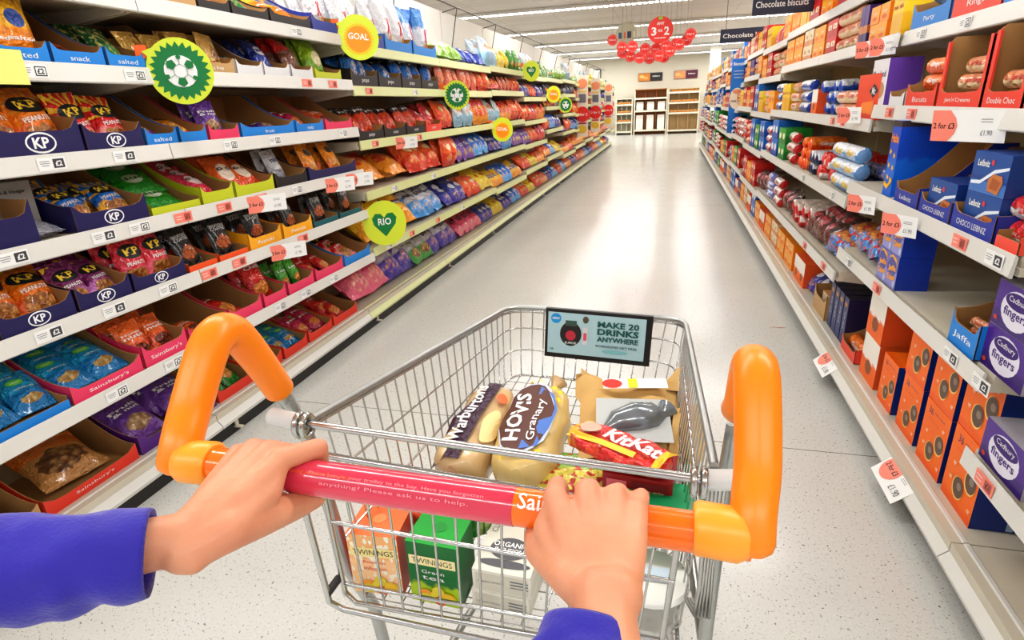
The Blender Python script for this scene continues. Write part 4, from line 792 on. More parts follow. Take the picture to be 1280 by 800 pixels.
# yellow shelf-edge flag at far left
mb = MB(); mb.box((0, 0, 0), (.12, .001, .09), cm(232, 232, 130)); o = mb.build('shelf_flag', M=side_M('L', XL, 1.308, 1.52) @ T((0, -.016, .0))); tag(o, 'pale yellow shelf flag on the second left shelf at the left picture edge', 'shelf flag')
# ------------------------------------------------------------------ fins, banner, hanging signs
for i, (y, x) in enumerate(((12.2, -1.72), (14.2, -1.70), (17.0, -1.68))):
    e = empty('promotional_fin', T((x, y, 0)), 'white vertical promotional fin with red 3 for 2 discs, %s one along the left shelves' % ORD[i+1], 'shelf fin')
    mb = MB(); mb.box((0, 0, 1.3), (.22, .006, 1.15), mat('fin_white', S(232, 222, 206), .5)); mb.build('fin_board', e)
    mb = MB(); P = lambda a, b, o: Vector((a, -.003-o, b)); mb.decal(P, [('e', 0, 1.72, .1, .09, cm(240, 150, 110)), ('r', 0, 1.58, .16, .03, cm(236, 200, 90)), ('r', 0, 1.45, .14, .16, cm(120, 116, 130)), ('e', 0, 1.15, .14, .15, cm(226, 50, 44)), ('t', '3 for 2', 0, 1.15, .05, WHITE, 0, .2), ('e', 0, .87, .09, .08, cm(230, 190, 60)), ('r', 0, .98, .16, .03, cm(180, 60, 60))]); mb.build('fin_print', e)
e = empty('shelf_banner', T((.86, 9.0, 0)), 'tall blue vertical shelf banner with white lettering and round tags, right side', 'banner')
mb = MB(); bl = mat('banner_blue', S(40, 120, 204), .45); mb.box((0, 0, 1.36), (.19, .006, .95), bl); mb.build('banner_board', e)
mb = MB(); mb.decal(P, [('t', 'Biscuits', 0, 1.77, .04, WHITE, 0, .15), ('r', 0, 1.68, .12, .006, WHITE), ('r', 0, 1.64, .12, .006, WHITE), ('r', 0, 1.6, .1, .006, WHITE), ('e', 0, 1.33, .095, .14, cm(240, 226, 206)), ('t', 'sweet|treats'.replace('|', ' '), 0, 1.3, .035, cm(150, 110, 90), 0, .15), ('e', 0, 1.42, .06, .03, cm(232, 150, 110)), ('r', 0, 1.0, .12, .01, cm(90, 170, 230))]); mb.build('banner_print', e)
mb = MB()
for z in (1.5, 1.08): mb.tube([(.11, -.03, z), (.11, -.024, z)], .07, cm(60, 180, 214), 20); mb.box((.11, -.032, z), (.08, .004, .06), BLACK)
mb.build('round_tag', e)
def hang_sign(name, y, x, z, w, h, text, col, label):
    e = empty(name, T((x, y, z)), label, 'hanging sign'); mb = MB(); mb.box((0, 0, 0), (w, .02, h), col); mb.build('sign_board', e)
    mb = MB(); P = lambda a, b, o: Vector((a, -.01-o, b)); mb.decal(P, [('t', text, -w*.03, 0, h*.32, WHITE, 0, w*.84, .01)]); mb.build('lettering', e)
    mb = MB(); 
    for sx in (-.4, .4): mb.tube([(sx*w, 0, h/2), (sx*w, 0, CEIL-z)], .004, rail, 5)
    mb.build('hanger_wire', e); return e
navy = mat('sign_navy', S(34, 36, 62), .4)
hang_sign('hanging_sign', 5.000, 0.740, 1.970, 0.416, 0.134, 'Chocolate biscuits', navy, 'navy hanging sign reading Chocolate biscuits at the top picture edge')
hang_sign('hanging_sign', 8.600, 0.875, 2.085, 0.632, 0.161, 'Chocolate bars', navy, 'navy hanging sign reading Chocolate bars, farther and lower of the two')
# round hanging promotion
red = mat('promo_red', S(232, 52, 40), .4)
def disc(name, x, y, z, r, items, col, label, cat='hanging disc', group=None, wire=True, yaw=0):
    e = empty(name, T((x, y, z)) @ R(yaw, 'Z'), label, cat, group); mb = MB(); n = 32
    vs = [(r*math.cos(2*PI*i/n), s_*.006, r*math.sin(2*PI*i/n)) for s_ in (-1, 1) for i in range(n)]
    mb.add(vs, [tuple(range(n)), tuple(range(n, 2*n))[::-1]]+[(i, n+i, n+(i+1) % n, (i+1) % n) for i in range(n)], col); mb.build('disc_board', e)
    mb = MB(); mb.decal(lambda a, b, o: Vector((a*r, -.006-o, b*r)), items); mb.build('printed_lettering', e)
    if wire: mb = MB(); mb.tube([(0, 0, r), (0, 0, CEIL-z)], .0012, rail, 4); mb.build('hanger_wire', e)
disc('promotion_disc', -0.229, 10.300, 2.382, 0.194, [('t', '3', -.5, -.08, .62, WHITE, 0, .4, .03), ('t', 'FOR', 0, -.05, .2, WHITE, 0, .34), ('t', '2', .5, -.08, .62, WHITE, 0, .4, .03), ('t', 'ANY', 0, .48, .22, WHITE, 0, .6), ('r', 0, .86, .3, .22, cm(150, 200, 50)), ('r', 0, -.58, .9, .05, WHITE)], red, 'big red hanging disc reading ANY 3 FOR 2')
disc('promotion_disc', -0.766, 10.500, 2.386, 0.165, [('r', -.6, -.15, .3, .55, cm(50, 80, 110)), ('r', -.15, -.15, .16, .55, cm(214, 90, 50)), ('r', .28, -.12, .4, .6, cm(50, 48, 76)), ('r', .75, -.1, .2, .5, cm(200, 205, 170))], mat('disc_beige', S(176, 172, 146), .5), 'beige hanging disc with small dark pictures, left of the red disc')
SMALL = [(-1.00, 2.32), (-0.82, 2.18), (-0.82, 2.10), (-0.69, 2.04), (-0.53, 2.00), (-0.38, 1.99), (-0.23, 2.01), (-0.16, 2.01), (-0.07, 2.07), (-0.64, 2.16), (-0.46, 2.14), (-0.29, 2.13), (-0.13, 2.15), (0.02, 2.18), (0.07, 2.16), (0.18, 2.24), (0.23, 2.30)]
for x, z in SMALL: disc('garland_disc', x, 10.4+RND.uniform(-.3, .3), z, .085, [('e', 0, 0, .86, .86, mat('promo_pink', S(240, 130, 120), .4)), ('e', 0, 0, .78, .78, red), ('t', '3 for 2', 0, 0, .3, WHITE, 0, 1.2)], red, 'small red and white disc in the garland of hanging discs under the large ones', 'hanging disc', 'garland of small red discs')
# ------------------------------------------------------------------ back of the store
wood = mat('bakery_wood', S(176, 110, 46), .5, nz=.2, nscale=8); wood2 = mat('pale_wood', S(210, 180, 130), .5, nz=.12, nscale=8); off = mat('cream_card', S(226, 220, 200), .6)
def unit(x0, x1, y, H, rows, mw, label, boards, top=None):
    e = empty('bakery_unit', T(((x0+x1)/2, y, 0)), label, 'display unit'); w = x1-x0
    mb = MB(); mb.box((0, .24, H/2), (w, .02, H), mw)
    for sx in (-1, 1): mb.box((sx*w/2, .05, H/2), (.05, .42, H), off)
    for sx in (-1, 1): mb.box((sx*w/6, .1, (rows[0]+H)/2), (.03, .3, H-rows[0]), mw)
    mb.box((0, .02, H), (w, .42, .03), mw); mb.build('carcass', e)
    for z in rows: mb = MB(); mb.box((0, .0, z), (w-.04, .46, .03), mw); mb.box((0, -.235, z+.01), (w-.04, .015, .07), off); mb.build('shelf_board', e)
    return e
unit(-1.51, -0.20, 26.5, 1.78, [.16, .93, 1.42], wood, 'brown wooden bakery unit with white notice cards at the end of the aisle', 2)
unit(-0.13, 1.08, 26.5, 1.75, [.12, .8, 1.2, 1.6], wood2, 'pale wooden bakery unit with rows of loaves, right of the brown one', 3)
unit(-2.27, -1.61, 26.5, 1.45, [.12, .5, .85, 1.2], off, 'low cream display unit at the back left of the aisle', 3)
xa0, xa1 = (-1.51, -0.20); wA = (xa1-xa0)/3
for r_, z in enumerate((.185, .945)):
    for i in range(3):
        h = (.6, .36)[r_]; mb = MB(); mb.box((0, 0, h/2), (wA*.66, .01, h), mat('notice_card', S(232, 228, 216), .6)); o = mb.build('notice_card', M=T((xa0+wA*(i+.5), 26.33, z)) @ R(-.1, 'X')); tag(o, 'white notice card, %s of three on the %s shelf of the brown bakery unit' % (POS3[i], ('bottom', 'middle')[r_]), 'card')
loaf = MB(); n = 12
loaf.tube([(-.09, 0, .05), (-.075, 0, .055), (-.03, 0, .06), (.03, 0, .06), (.075, 0, .055), (.09, 0, .05)], [.02, .045, .055, .055, .045, .02], mat('crust', S(206, 140, 66), .6, nz=.25, nscale=20), 10)
lm = loaf.mesh('loaf'); xb0, xb1 = (-0.13, 1.08)
for z, nm in ((.815, 'third'), (1.215, 'second'), (1.615, 'top')):
    for i in range(7): inst('bread_loaf', lm, T((xb0+.14+(xb1-xb0-.28)*i/6, 26.38, z+.0)), 'golden bread loaf on the %s shelf of the pale bakery unit' % nm, 'bread', 'loaves on the %s shelf of the pale bakery unit' % nm)
xc0, xc1 = (-2.27, -1.61)
for z, nm in ((.515, 'second'), (.865, 'third'), (1.215, 'top')):
    for i in range(4): inst('bread_loaf', lm, T((xc0+.14+(xc1-xc0-.28)*i/3, 26.38, z+.0)), 'bread loaf on the %s shelf up of the low cream unit' % nm, 'bread', 'loaves on the %s shelf of the cream unit' % nm)
for (x, z, w), cl, cr, lab in (((-0.93, 2.28, 0.99), (210, 130, 50), (40, 40, 44), 'bakery picture panel with bread and dark half above the brown unit'), ((0.51, 2.30, 0.93), (216, 150, 110), (90, 30, 60), 'bakery picture panel with pastry and maroon half above the pale unit')):
    e = empty('picture_panel', T((x, YB-.03, z)), lab, 'wall panel'); mb = MB(); mb.box((0, 0, 0), (w, .03, .32), cm(*cr)); mb.build('panel_board', e)
    mb = MB(); P = lambda a, b, o: Vector((a, -.015-o, b)); mb.decal(P, [('r', -w*.25, 0, w*.48, .3, cm(*cl)), ('e', -w*.35, .02, w*.1, .06, cm(236, 190, 110)), ('e', -w*.2, -.03, w*.1, .06, cm(226, 170, 90)), ('t', 'bakery', w*.25, .02, .07, WHITE, 0, w*.3)]); mb.build('panel_print', e)
# small scrap on the floor
mb = MB(); mb.add([(0, 0, .001), (.07, -.006, .001), (.1, .0, .006), (.098, .008, .003), (.06, .006, .001), (.01, .004, .002)], [(0, 1, 4, 5), (1, 2, 3, 4)], cm(190, 130, 100)); tag(mb.build('paper_scrap', M=T((0.655, 3.640, 0.000))), 'thin brown paper scrap lying on the floor near the right shelves', 'litter')
# ------------------------------------------------------------------ shopping trolley
cart = empty('shopping_trolley', T((-.21, 1.0, 0)), 'chrome wire shopping trolley with orange handles being pushed down the aisle', 'shopping trolley')
CI = T((.21, -1.0, 0))
def cb(mb, name): 
    o = mb.build(name, cart); o.matrix_basis = CI; return o
A_, B_, C_, D_ = [Vector(p) for p in ((-.505, .655, .93), (-.378, 1.36, .876), (.056, 1.36, .862), (.074, .655, .925))]
a_, b_, c_, d_ = [Vector(p) for p in ((-.478, .68, .565), (-.372, 1.315, .705), (.03, 1.315, .692), (.05, .68, .565))]
def upath(A, B, C, D, rad=.06, n=90):
    def arc(P, Q, S2):
        u = (P-Q).normalized(); v = (S2-Q).normalized(); out = []
        for i in range(9):
            t = i/8; out.append(((Q+u*rad)*(1-t)**2+Q*2*t*(1-t)+(Q+v*rad)*t*t))
        return out
    pts = [A]+arc(A, B, C)+arc(B, C, D)+[D]; L_ = [0]
    for i in range(1, len(pts)): L_.append(L_[-1]+(pts[i]-pts[i-1]).length)
    out = []
    for k in range(n+1):
        s = L_[-1]*k/n; i = max(j for j in range(len(L_)) if L_[j] <= s+1e-9); i = min(i, len(pts)-2); f = (s-L_[i])/(L_[i+1]-L_[i]); out.append(pts[i].lerp(pts[i+1], f))
    return out
N = 120; top = upath(A_, B_, C_, D_, n=N); bot = upath(a_, b_, c_, d_, rad=.05, n=N)
m = MB(); m.tube(top, .0065, STEEL, 8); m.tube([p+Vector((.0, 0, -.011)) for p in top], .0035, CHROME, 6); cb(m, 'basket_rim')
m = MB()
for k in range(2, N-1, 2):
    ins = (bot[k]-top[k]); q = top[k]+ins*.92; inward = Vector((-.21, 1.0, q.z))-bot[k]; inward.z = 0; inward.normalize(); m.tube([top[k], q, bot[k]+Vector((0, 0, .004))+inward*.012], .0017, CHROME, 5, cap=False)
for f in (.3, .62): m.tube([t.lerp(b, f) for t, b in zip(top, bot)], .0024, CHROME, 6)
cb(m, 'basket_wire_sides')
m = MB(); m.tube(bot, .0035, CHROME, 6); ins = [p for p in bot]
for i in range(1, 15):
    f = i/15; m.tube([a_.lerp(d_, f), b_.lerp(c_, f)+Vector((0, -.0, 0))], .0014, CHROME, 5, cap=False)
for i in range(0, 20): f = i/20; m.tube([a_.lerp(b_, f), d_.lerp(c_, f)], .0014, CHROME, 5, cap=False)
cb(m, 'basket_wire_floor')
# rear gate
g0, g1 = Vector((-0.514, 0.640, 0.934)), Vector((0.066, 0.640, 0.914)); h0, h1 = Vector((-0.479, 0.625, 0.894)), Vector((0.047, 0.625, 0.868)); k0, k1 = Vector((-0.501, 0.665, 0.565)), Vector((0.020, 0.665, 0.571))
m = MB(); m.tube([g0, g1], .0058, CHROME, 10); cb(m, 'top_cross_bar')
m = MB(); m.tube([h0, h1], .005, CHROME, 8); m.tube([Vector((-0.485, 0.630, 0.844)), k0+Vector((-.004, 0, .02)), k0+Vector((.015, 0, 0)), k1+Vector((-.015, 0, 0)), k1+Vector((.004, 0, .02)), Vector((0.038, 0.630, 0.857))], .0048, CHROME, 8)
for f in (.42, .86): m.tube([h0.lerp(k0, f), h1.lerp(k1, f)], .0036, CHROME, 7)
for i in range(1, 15):
    f = i/15; m.tube([h0.lerp(h1, f), k0.lerp(k1, f)], .0021, CHROME, 5, cap=False)
for i in range(0, 16): p = h0.lerp(h1, (i+.5)/16); m.tube([p, p+Vector((0, 0, -.012)), p+Vector((.008, .002, -.016))], .002, CHROME, 5)
cb(m, 'rear_gate')
# support frame, casters
m = MB()
lt = Vector((-.565, .69, .94)); rt_ = Vector((.105, .74, .94))
m.tube([lt, Vector((-.545, .70, .86)), Vector((-.515, .70, .6)), Vector((-.49, .72, .5)), Vector((-.475, .74, .2)), Vector((-.47, .8, .16))], .0115, STEEL, 10)
m.tube([rt_, Vector((.1, .74, .86)), Vector((.095, .74, .6)), Vector((.09, .75, .2)), Vector((.085, .8, .16))], .0115, STEEL, 10)
m.tube([Vector((-.47, .8, .16)), Vector((-.38, 1.36, .16)), Vector((.03, 1.36, .16)), Vector((.085, .8, .16))], .01, STEEL, 8)
m.tube([Vector((-.49, .72, .54)), Vector((-.4, 1.2, .66))], .008, STEEL, 8); m.tube([Vector((.09, .74, .54)), Vector((.04, 1.2, .66))], .008, STEEL, 8)
m.tube([Vector((-.4, 1.2, .66)), Vector((-.39, 1.3, .17))], .009, STEEL, 8); m.tube([Vector((.04, 1.2, .66)), Vector((.04, 1.3, .17))], .009, STEEL, 8)
m.tube([Vector((-0.498, 0.600, 0.806)), Vector((-0.512, 0.630, 0.598)), Vector((-0.494, 0.640, 0.574)), Vector((-0.004, 0.640, 0.562))], .0052, CHROME, 8); m.tube([Vector((-0.498, 0.600, 0.806)), Vector((-0.500, 0.680, 0.790))], .004, CHROME, 7)
cb(m, 'support_frame')
m = MB(); m.tube([Vector((-0.509, 0.625, 0.621)), Vector((-0.508, 0.660, 0.621))], .007, mat('dark_rubber', S(50, 48, 46), .6), 8); cb(m, 'bumper_pad')
for x, y in ((-.47, .8), (.085, .8), (-.38, 1.34), (.03, 1.34)):
    m = MB(); m.tube([(x, y, .16), (x, y, .11)], .012, STEEL, 8); m.box((x-.02, y+.01, .085), (.004, .04, .08), STEEL); m.box((x+.02, y+.01, .085), (.004, .04, .08), STEEL); m.box((x, y+.01, .122), (.044, .04, .006), STEEL)
    w_ = cb(m, 'caster_fork'); m = MB(); m.tube([(x-.013, y+.015, .056), (x+.013, y+.015, .056)], .055, mat('dark_rubber', S(50, 48, 46), .6), 20); o = m.build('wheel', w_)
# handle bar
hb0, hb1 = Vector((-.545, .468, .98)), Vector((.09, .468, .974)); u = (hb1-hb0).normalized(); BR = .0195
m = MB(); m.tube([hb0, hb1], BR, ORANGE2, 24); bar = cb(m, 'handle_bar')
s0, s1 = Vector((-0.385, 0.463, 0.985)), Vector((-0.134, 0.454, 0.985)); t0 = (s0-hb0).dot(u)-.03; t1 = (s1-hb0).dot(u)
m = MB(); m.tube([hb0+u*t0, hb0+u*t1], BR+.0006, REDP, 24, cap=False); 
side_v = Vector((0, -1, 0)); up_v = Vector((0, 0, 1))
def barP(a, b, o): th = b/BR+.9; return hb0+u*(t1+a)+(side_v*math.cos(th)+up_v*math.sin(th))*(BR+.0006+o*.5)
pale = cm(240, 150, 160)
m.decal(lambda a, b, o: barP(a-.13, b, o), [('t', "Please return your trolley to the bay. Have you forgotten", 0, .0, .0045, pale, 0, .2, 0), ('t', 'anything? Please ask us to help.', .0, -.009, .0045, pale, 0, .17, 0), ('t', 'making shopping easier for you', -.11, .0, .006, cm(236, 100, 40), 0, .12, 0)])
o = m.build('printed_sleeve', bar)
m = MB(); m.decal(lambda a, b, o: barP(a+.055, b, o), [('t', "Sainsbury's", -.002, .0, .021, WHITE, 0, .095, .01)]); m.build('lettering', bar)
def loop(x0, xt, end, sgn_, name, RL=.0225):
    m = MB(); e0 = Vector((x0, .466, .976)); pk = Vector((xt, .585, 1.1)); pts = []
    ctrl = [e0+Vector((0, -.008, -.012)), e0+Vector((0, .012, .02)), Vector((xt, .512, 1.025)), Vector((xt, .552, 1.075)), Vector((xt, .575, 1.094)), Vector((xt, .597, 1.094)), Vector((xt, .618, 1.074)), Vector((xt, .648, 1.02)), end]
    n = 40
    def cr(t):
        i = min(int(t), len(ctrl)-2); f = t-i; p = [ctrl[max(i-1, 0)], ctrl[i], ctrl[i+1], ctrl[min(i+2, len(ctrl)-1)]]
        return .5*((2*p[1])+(-p[0]+p[2])*f+(2*p[0]-5*p[1]+4*p[2]-p[3])*f*f+(-p[0]+3*p[1]-3*p[2]+p[3])*f**3)
    pts = [cr(i*(len(ctrl)-1)/n) for i in range(n+1)]; rs = [RL+.003*math.sin(PI*min(1, i/n*1.1)) for i in range(n+1)]; rs[0] = RL*.5; rs[1] = RL*.88
    m.tube(pts, rs, ORANGE, 20); o = cb(m, name)
    k = MB(); xa = x0+sgn_*.004; k.tube([(x0, .467, .977), (x0+sgn_*.012, .4675, .978), (x0+sgn_*.05, .468, .98), (x0+sgn_*.053, .468, .98)], [.018, .0255, .0255, .022], mat('orange_plastic_light', S(254, 164, 50), .35), 24); k.build('end_collar', o)
    k = MB(); k.tube([end-(end-ctrl[-2]).normalized()*.01, end+(end-ctrl[-2])*.9], .0125, STEEL, 12); k.build('steel_stub', o)
loop(-.553, -.562, Vector((-.566, .678, .965)), 1, 'handle_loop'); loop(.092, .097, Vector((.100, .70, .985)), -1, 'handle_loop', .0195)
plg = mat('grey_plastic', S(206, 206, 204), .4)
for p, sg in ((g0, -1), (g1, 1)):
    m = MB()
    m.tube([p+Vector((sg*-.004, 0, 0)), p+Vector((sg*.05, .01, .0))], .0135, plg, 14)
    m.tube([p+Vector((sg*-.016, .0+.015*math.cos(2*PI*i/16), .017*math.sin(2*PI*i/16)-.004)) for i in range(16)], .0045, CHROME, 7, closed=True)
    m.tube([p+Vector((sg*-.004, .0+.015*math.cos(2*PI*i/16), .017*math.sin(2*PI*i/16)-.004)) for i in range(16)], .0045, CHROME, 7, closed=True)
    cb(m, 'hinge_clamp')
m = MB()
for i in range(5): x = .07+i*.005; m.tube([(x, .66, .9), (x, .665+.01*i, .72), (x, .69, .64), (x-.01, .76, .60)], .003, CHROME, 6)
cb(m, 'nesting_wires')
# advert panel on the front of the basket
e = empty('advert_panel', CI @ T((-.1505, 1.334, .8155)) @ R(.043, 'Y') @ R(-.06, 'X')); e.parent = cart
m = MB(); m.box((0, 0, 0), (.262, .012, .128), mat('black_frame', S(26, 26, 28), .4)); m.build('panel_frame', e)
m = MB(); P = lambda a, b, o: Vector((a, -.006-o*.6, b)); pb = cm(176, 208, 216); dg = cm(20, 90, 84)
m.decal(P, [('r', -.004, .002, .24, .108, pb), ('e', -.104, .04, .013, .013, cm(30, 150, 216)), ('t', 'NEW', -.104, .04, .006, WHITE, 0, .018),
    ('e', -.066, .002, .027, .032, cm(36, 34, 36)), ('r', -.066, .03, .028, .014, cm(60, 90, 80)), ('e', -.066, -.002, .013, .013, cm(190, 50, 70)), ('t', 'JUICE', -.066, -.022, .007, WHITE, 0, .03), ('r', -.03, .0, .013, .045, cm(214, 214, 220)), ('r', -.03, -.002, .008, .02, cm(220, 90, 110)), ('e', -.03, .042, .007, .009, cm(90, 80, 60)),
    ('t', 'MAKE 20', .05, .034, .0155, dg, 0, .1, .03), ('t', 'DRINKS', .05, .015, .0165, dg, 0, .1, .04), ('t', 'ANYWHERE', .05, -.004, .0135, dg, 0, .1, .03), ('t', 'ROBINSONS GET FREE', .048, -.022, .006, cm(50, 80, 84), 0, .1, .01), ('e', .045, -.035, .032, .005, cm(130, 190, 196)), ('t', '1.50', -.113, -.04, .005, dg)])
m.build('advert_print', e)
# ------------------------------------------------------------------ shopping in the trolley
def teabox(M, name, label, top, face, bandc, txt, tcol):
    w, h, d = .09, .125, .075; e = empty('tea_box', M, label, 'tea box')
    b = MB(); b.box((0, d/2, h/2), (w, d, h), face, mats={'t': top, 'l': mat(name+'_side', tcol, .4), 'r': mat(name+'_side', tcol, .4), 'k': top}); b.build('carton', e)
    b = MB(); P = lambda a, z, o: Vector((a, -o*.6, z)); dec = [('r', 0, h*.72, w*.92, h*.15, bandc), ('t', 'TWININGS', 0, h*.72, h*.085, BLACK if name != 'gt' else cm(20, 70, 40), 0, w*.8, .0)]
    for i, s_ in enumerate(txt): dec.append(('t', s_, -.0, h*(.55-i*.1), h*.06, WHITE if name == 'gt' else cm(214, 60, 50), 0, w*.45, 0))
    rr_ = random.Random(3)
    for i in range(7): dec.append(('e', rr_.uniform(-.36, .36)*w, rr_.uniform(.06, .26)*h, .011, .01, cm(*rr_.choice([(236, 190, 40), (226, 90, 40), (246, 160, 50), (230, 210, 60)]))))
    b.decal(P, dec); b.build('printed_label', e)
    b = MB(); b.box((0, d/2, h+.0004), (w+.0006, d+.0006, .0008), top); b.decal(lambda a, z, o: Vector((a, d/2+z, h+.001+o*.3)), [('e', 0, .005, .012, .012, cm(250, 150, 90) if name != 'gt' else cm(20, 150, 50))]); b.build('lid', e)
t_or = mat('tea_orange_top', S(250, 120, 60), .45); t_gr = mat('tea_green_top', S(16, 166, 50), .45)
teabox(T((-.452, .686, .5725)) @ R(.08, 'Z'), 'rt', 'orange topped tea box with fruit pictures, at the left of the trolley', t_or, pack('tea_face1', S(240, 180, 120), S(250, 200, 150), .6, foil=False, rough=.45, blotch=S(246, 236, 214)), cm(240, 220, 150), ['Rosehip', 'infusion'], S(226, 80, 50))
teabox(T((-.345, .686, .5725)) @ R(-.03, 'Z'), 'gt', 'bright green tea box with cream name band beside the orange one', t_gr, pack('tea_face2', S(20, 110, 50), S(170, 200, 30), .32, foil=False, rough=.45), cm(244, 226, 170), ['Green', 'tea'], S(20, 110, 50))
wt = pack('white_tea_card', S(226, 222, 208), S(218, 214, 200), .5, foil=False, rough=.5)
for i in range(2):
    e = empty('tea_carton', T((-.232+.004*i, .688, .5725+i*.0445)) @ R(-.05+.03*i, 'Z') @ R(.0, 'X'), ('lower' if i == 0 else 'upper')+' white herbal tea carton lying flat in the trolley right of the green box', 'tea box')
    b = MB(); b.box((0, .075, .022), (.098, .15, .0435), wt); b.build('carton', e); b = MB(); dk = cm(90, 90, 96)
    b.decal(lambda a, z, o: Vector((a, z, .0438+o*.4)), [('e', .0, .055, .034, .026, dk), ('e', .0, .02, .044, .009, dk), ('t', 'ORGANIC', .0, .064, .012, WHITE, 0, .06, .02), ('t', 'INFUSION', 0, .05, .01, WHITE, 0, .05, .02), ('t', 'CLIPPER', -.038, .115, .011, dk, PI/2, .05, 0), ('e', .02, .1, .006, .003, cm(120, 180, 230)), ('e', .04, .058, .009, .007, dk), ('e', .041, .058, .005, .004, wt)])
    b.decal(lambda a, z, o: Vector((a, -o*.4, z)), [('r', .0, .021, .088, .034, cm(206, 200, 184)), ('r', .03, .03, .03, .003, GREYT), ('r', .03, .024, .03, .003, GREYT), ('r', .03, .018, .03, .002, GREYT), ('t', 'organic infusion', -.018, .022, .005, GREYT, 0, .045, 0)]); b.build('printed_label', e)
def loaf_mesh(w, l, h, m, clear, decs=(), seed=0, ex=.62):
    b = MB(); n, k = 20, 22; vs = []; uv = []
    prof = lambda t: min(1, (1-(abs(2*t-1))**7))**.5
    def pt(t, th):
        s_ = prof(t)*(1+.02*math.sin(t*25+seed)); c_, q = math.cos(th), math.sin(th)
        x = math.copysign(abs(c_)**ex, c_)*w/2*s_; z = math.copysign(abs(q)**ex, q)*h/2*(s_*.35+.65 if 0 < t < 1 else .1); return Vector((x+.003*math.sin(t*18+th*3+seed), (t-.5)*l, h/2+z+.002*math.sin(t*30+th*5)))
    for j in range(k+1):
        for i in range(n+1): t = .004+.992*j/k; th = 2*PI*i/n; p = pt(t, th); vs.append(p); uv.append((.5+p.x/w, t))
    b.add(vs, [(j*(n+1)+i, j*(n+1)+i+1, (j+1)*(n+1)+i+1, (j+1)*(n+1)+i) for j in range(k) for i in range(n)], m, uv, True)
    for r0 in (0, k*(n+1)): b.add(vs[r0:r0+n], [tuple(range(n))], m, [(.5, .5)]*n, True)
    def P(a, y, o):
        t = y/l+.5; s_ = prof(min(max(t, .01), .99)); c_ = max(-1, min(1, a/(w/2*s_))); q = (1-abs(c_)**(2/.62))**(.31) if abs(c_) < 1 else 0
        return Vector((a+.003*math.sin(t*18+1.2+seed), y, h/2+q**1*h/2*(s_*.35+.65)+o*1.5+.0055))
    b.decal(P, decs); return b
def item(name, label, cat, M, mb, mesh_name, extra=()):
    e = empty(name, M, label, cat); mb.build(mesh_name, e)
    for nm, q in extra: q.build(nm, e)
    return e
crust = mat('bread_film', S(226, 190, 140), .3, nz=.35, nscale=14, bump=.4, coat=.4)
plum = pack('plum_film', S(74, 30, 66), S(60, 24, 54), .5)
lf = loaf_mesh(.115, .27, .1, crust, None, seed=1); lb = MB()
b1 = loaf_mesh(.115, .27, .1, crust, None, [('r', -.02, 0, .066, .25, plum), ('t', 'Warburtons', -.022, .01, .03, WHITE, PI/2, .19, .02), ('e', .04, -.02, .016, .05, cm(244, 214, 150)), ('e', .035, .07, .012, .016, cm(246, 110, 60))], 1)
item('bread_loaf', 'sliced bread loaf in plum wrapper with white lettering, leftmost loaf in trolley', 'bread', T((-0.371, 1.036, 0.680)) @ T((0, 0, -.07+.032)) @ R(.17, 'X') @ R(-.1, 'Z') @ T((0, 0, 0)), b1, 'wrapped_loaf')
br_ = cm(92, 50, 38); bl_ = cm(80, 120, 196); yl = cm(240, 206, 40)
b2 = loaf_mesh(.135, .27, .11, mat('bread_film2', S(232, 200, 130), .3, nz=.3, nscale=14, bump=.4, coat=.4), None, [('e', -.008, -.0, .056, .115, cm(200, 214, 240)), ('e', -.01, 0, .052, .11, br_), ('p', [(.0, -.1), (.03, -.085), (.044, -.03), (.046, .03), (.035, .08), (0, .1)], bl_), ('t', 'HOVIS', -.028, -.005, .033, WHITE, PI/2, .15, .03), ('t', 'Granary', .012, -.01, .022, WHITE, PI/2, .13, .01)]+[('star', x, y, .004, .01, 4, yl) for x, y in ((.045, .09), (.03, .1), (-.03, .12), (.04, -.1), (.02, -.115), (-.03, -.118), (.048, .06), (-.01, .125))], 2)
tw = MB(); tw.tube([(.0, .125, .06), (.005, .15, .065), (.01, .165, .06), (.02, .19, .07)], [.03, .01, .006, .022], crust, 12)
item('bread_loaf', 'granary bread loaf with brown and blue oval label lying in the trolley', 'bread', T((-0.249, 1.036, 0.690)) @ T((0, 0, -.045)) @ R(.17, 'X') @ R(-.02, 'Z'), b2, 'wrapped_loaf', (('twisted_end', tw),))
# kraft paper fish pack
kraft = mat('kraft_paper', S(206, 166, 104), .75, nz=.1, nscale=14, bump=.2); clearf = mat('clear_film', S(214, 216, 214), .08, alpha=.45, coat=.6); fish = mat('fish_skin', S(146, 152, 158), .2, .35, nz=.6, nscale=26, coat=.8)
e = empty('fish_pack', T((-0.045, 1.103, 0.700)) @ T((0, 0, -.0)) @ R(.12, 'Z') @ R(.2, 'X'), 'brown kraft paper pack with clear window showing a grey fish, in the trolley', 'fish pack')
b = MB(); w, l = .23, .25; n = 12; vs = []; uv = []
for sgn2 in (1, -1):
    vs = []
    for j in range(n+1):
        for i in range(n+1):
            u_, v_ = i/n, j/n; e_ = (math.sin(PI*u_)*math.sin(PI*v_))**.5 if 0 < i < n and 0 < j < n else 0
            x = (u_-.5)*w*(1+.1*(v_ > .8)); y = (v_-.5)*l+.012*math.sin(u_*9); vs.append((x, y, .02+sgn2*.022*e_+.006*math.sin(u_*13+v_*7)+(.025*abs(u_-.5)*2 if v_ > .85 else 0)))
    b.add(vs, [(j*(n+1)+i, j*(n+1)+i+1, (j+1)*(n+1)+i+1, (j+1)*(n+1)+i) for j in range(n) for i in range(n)], kraft, None, True)
b.build('paper_wrap', e)
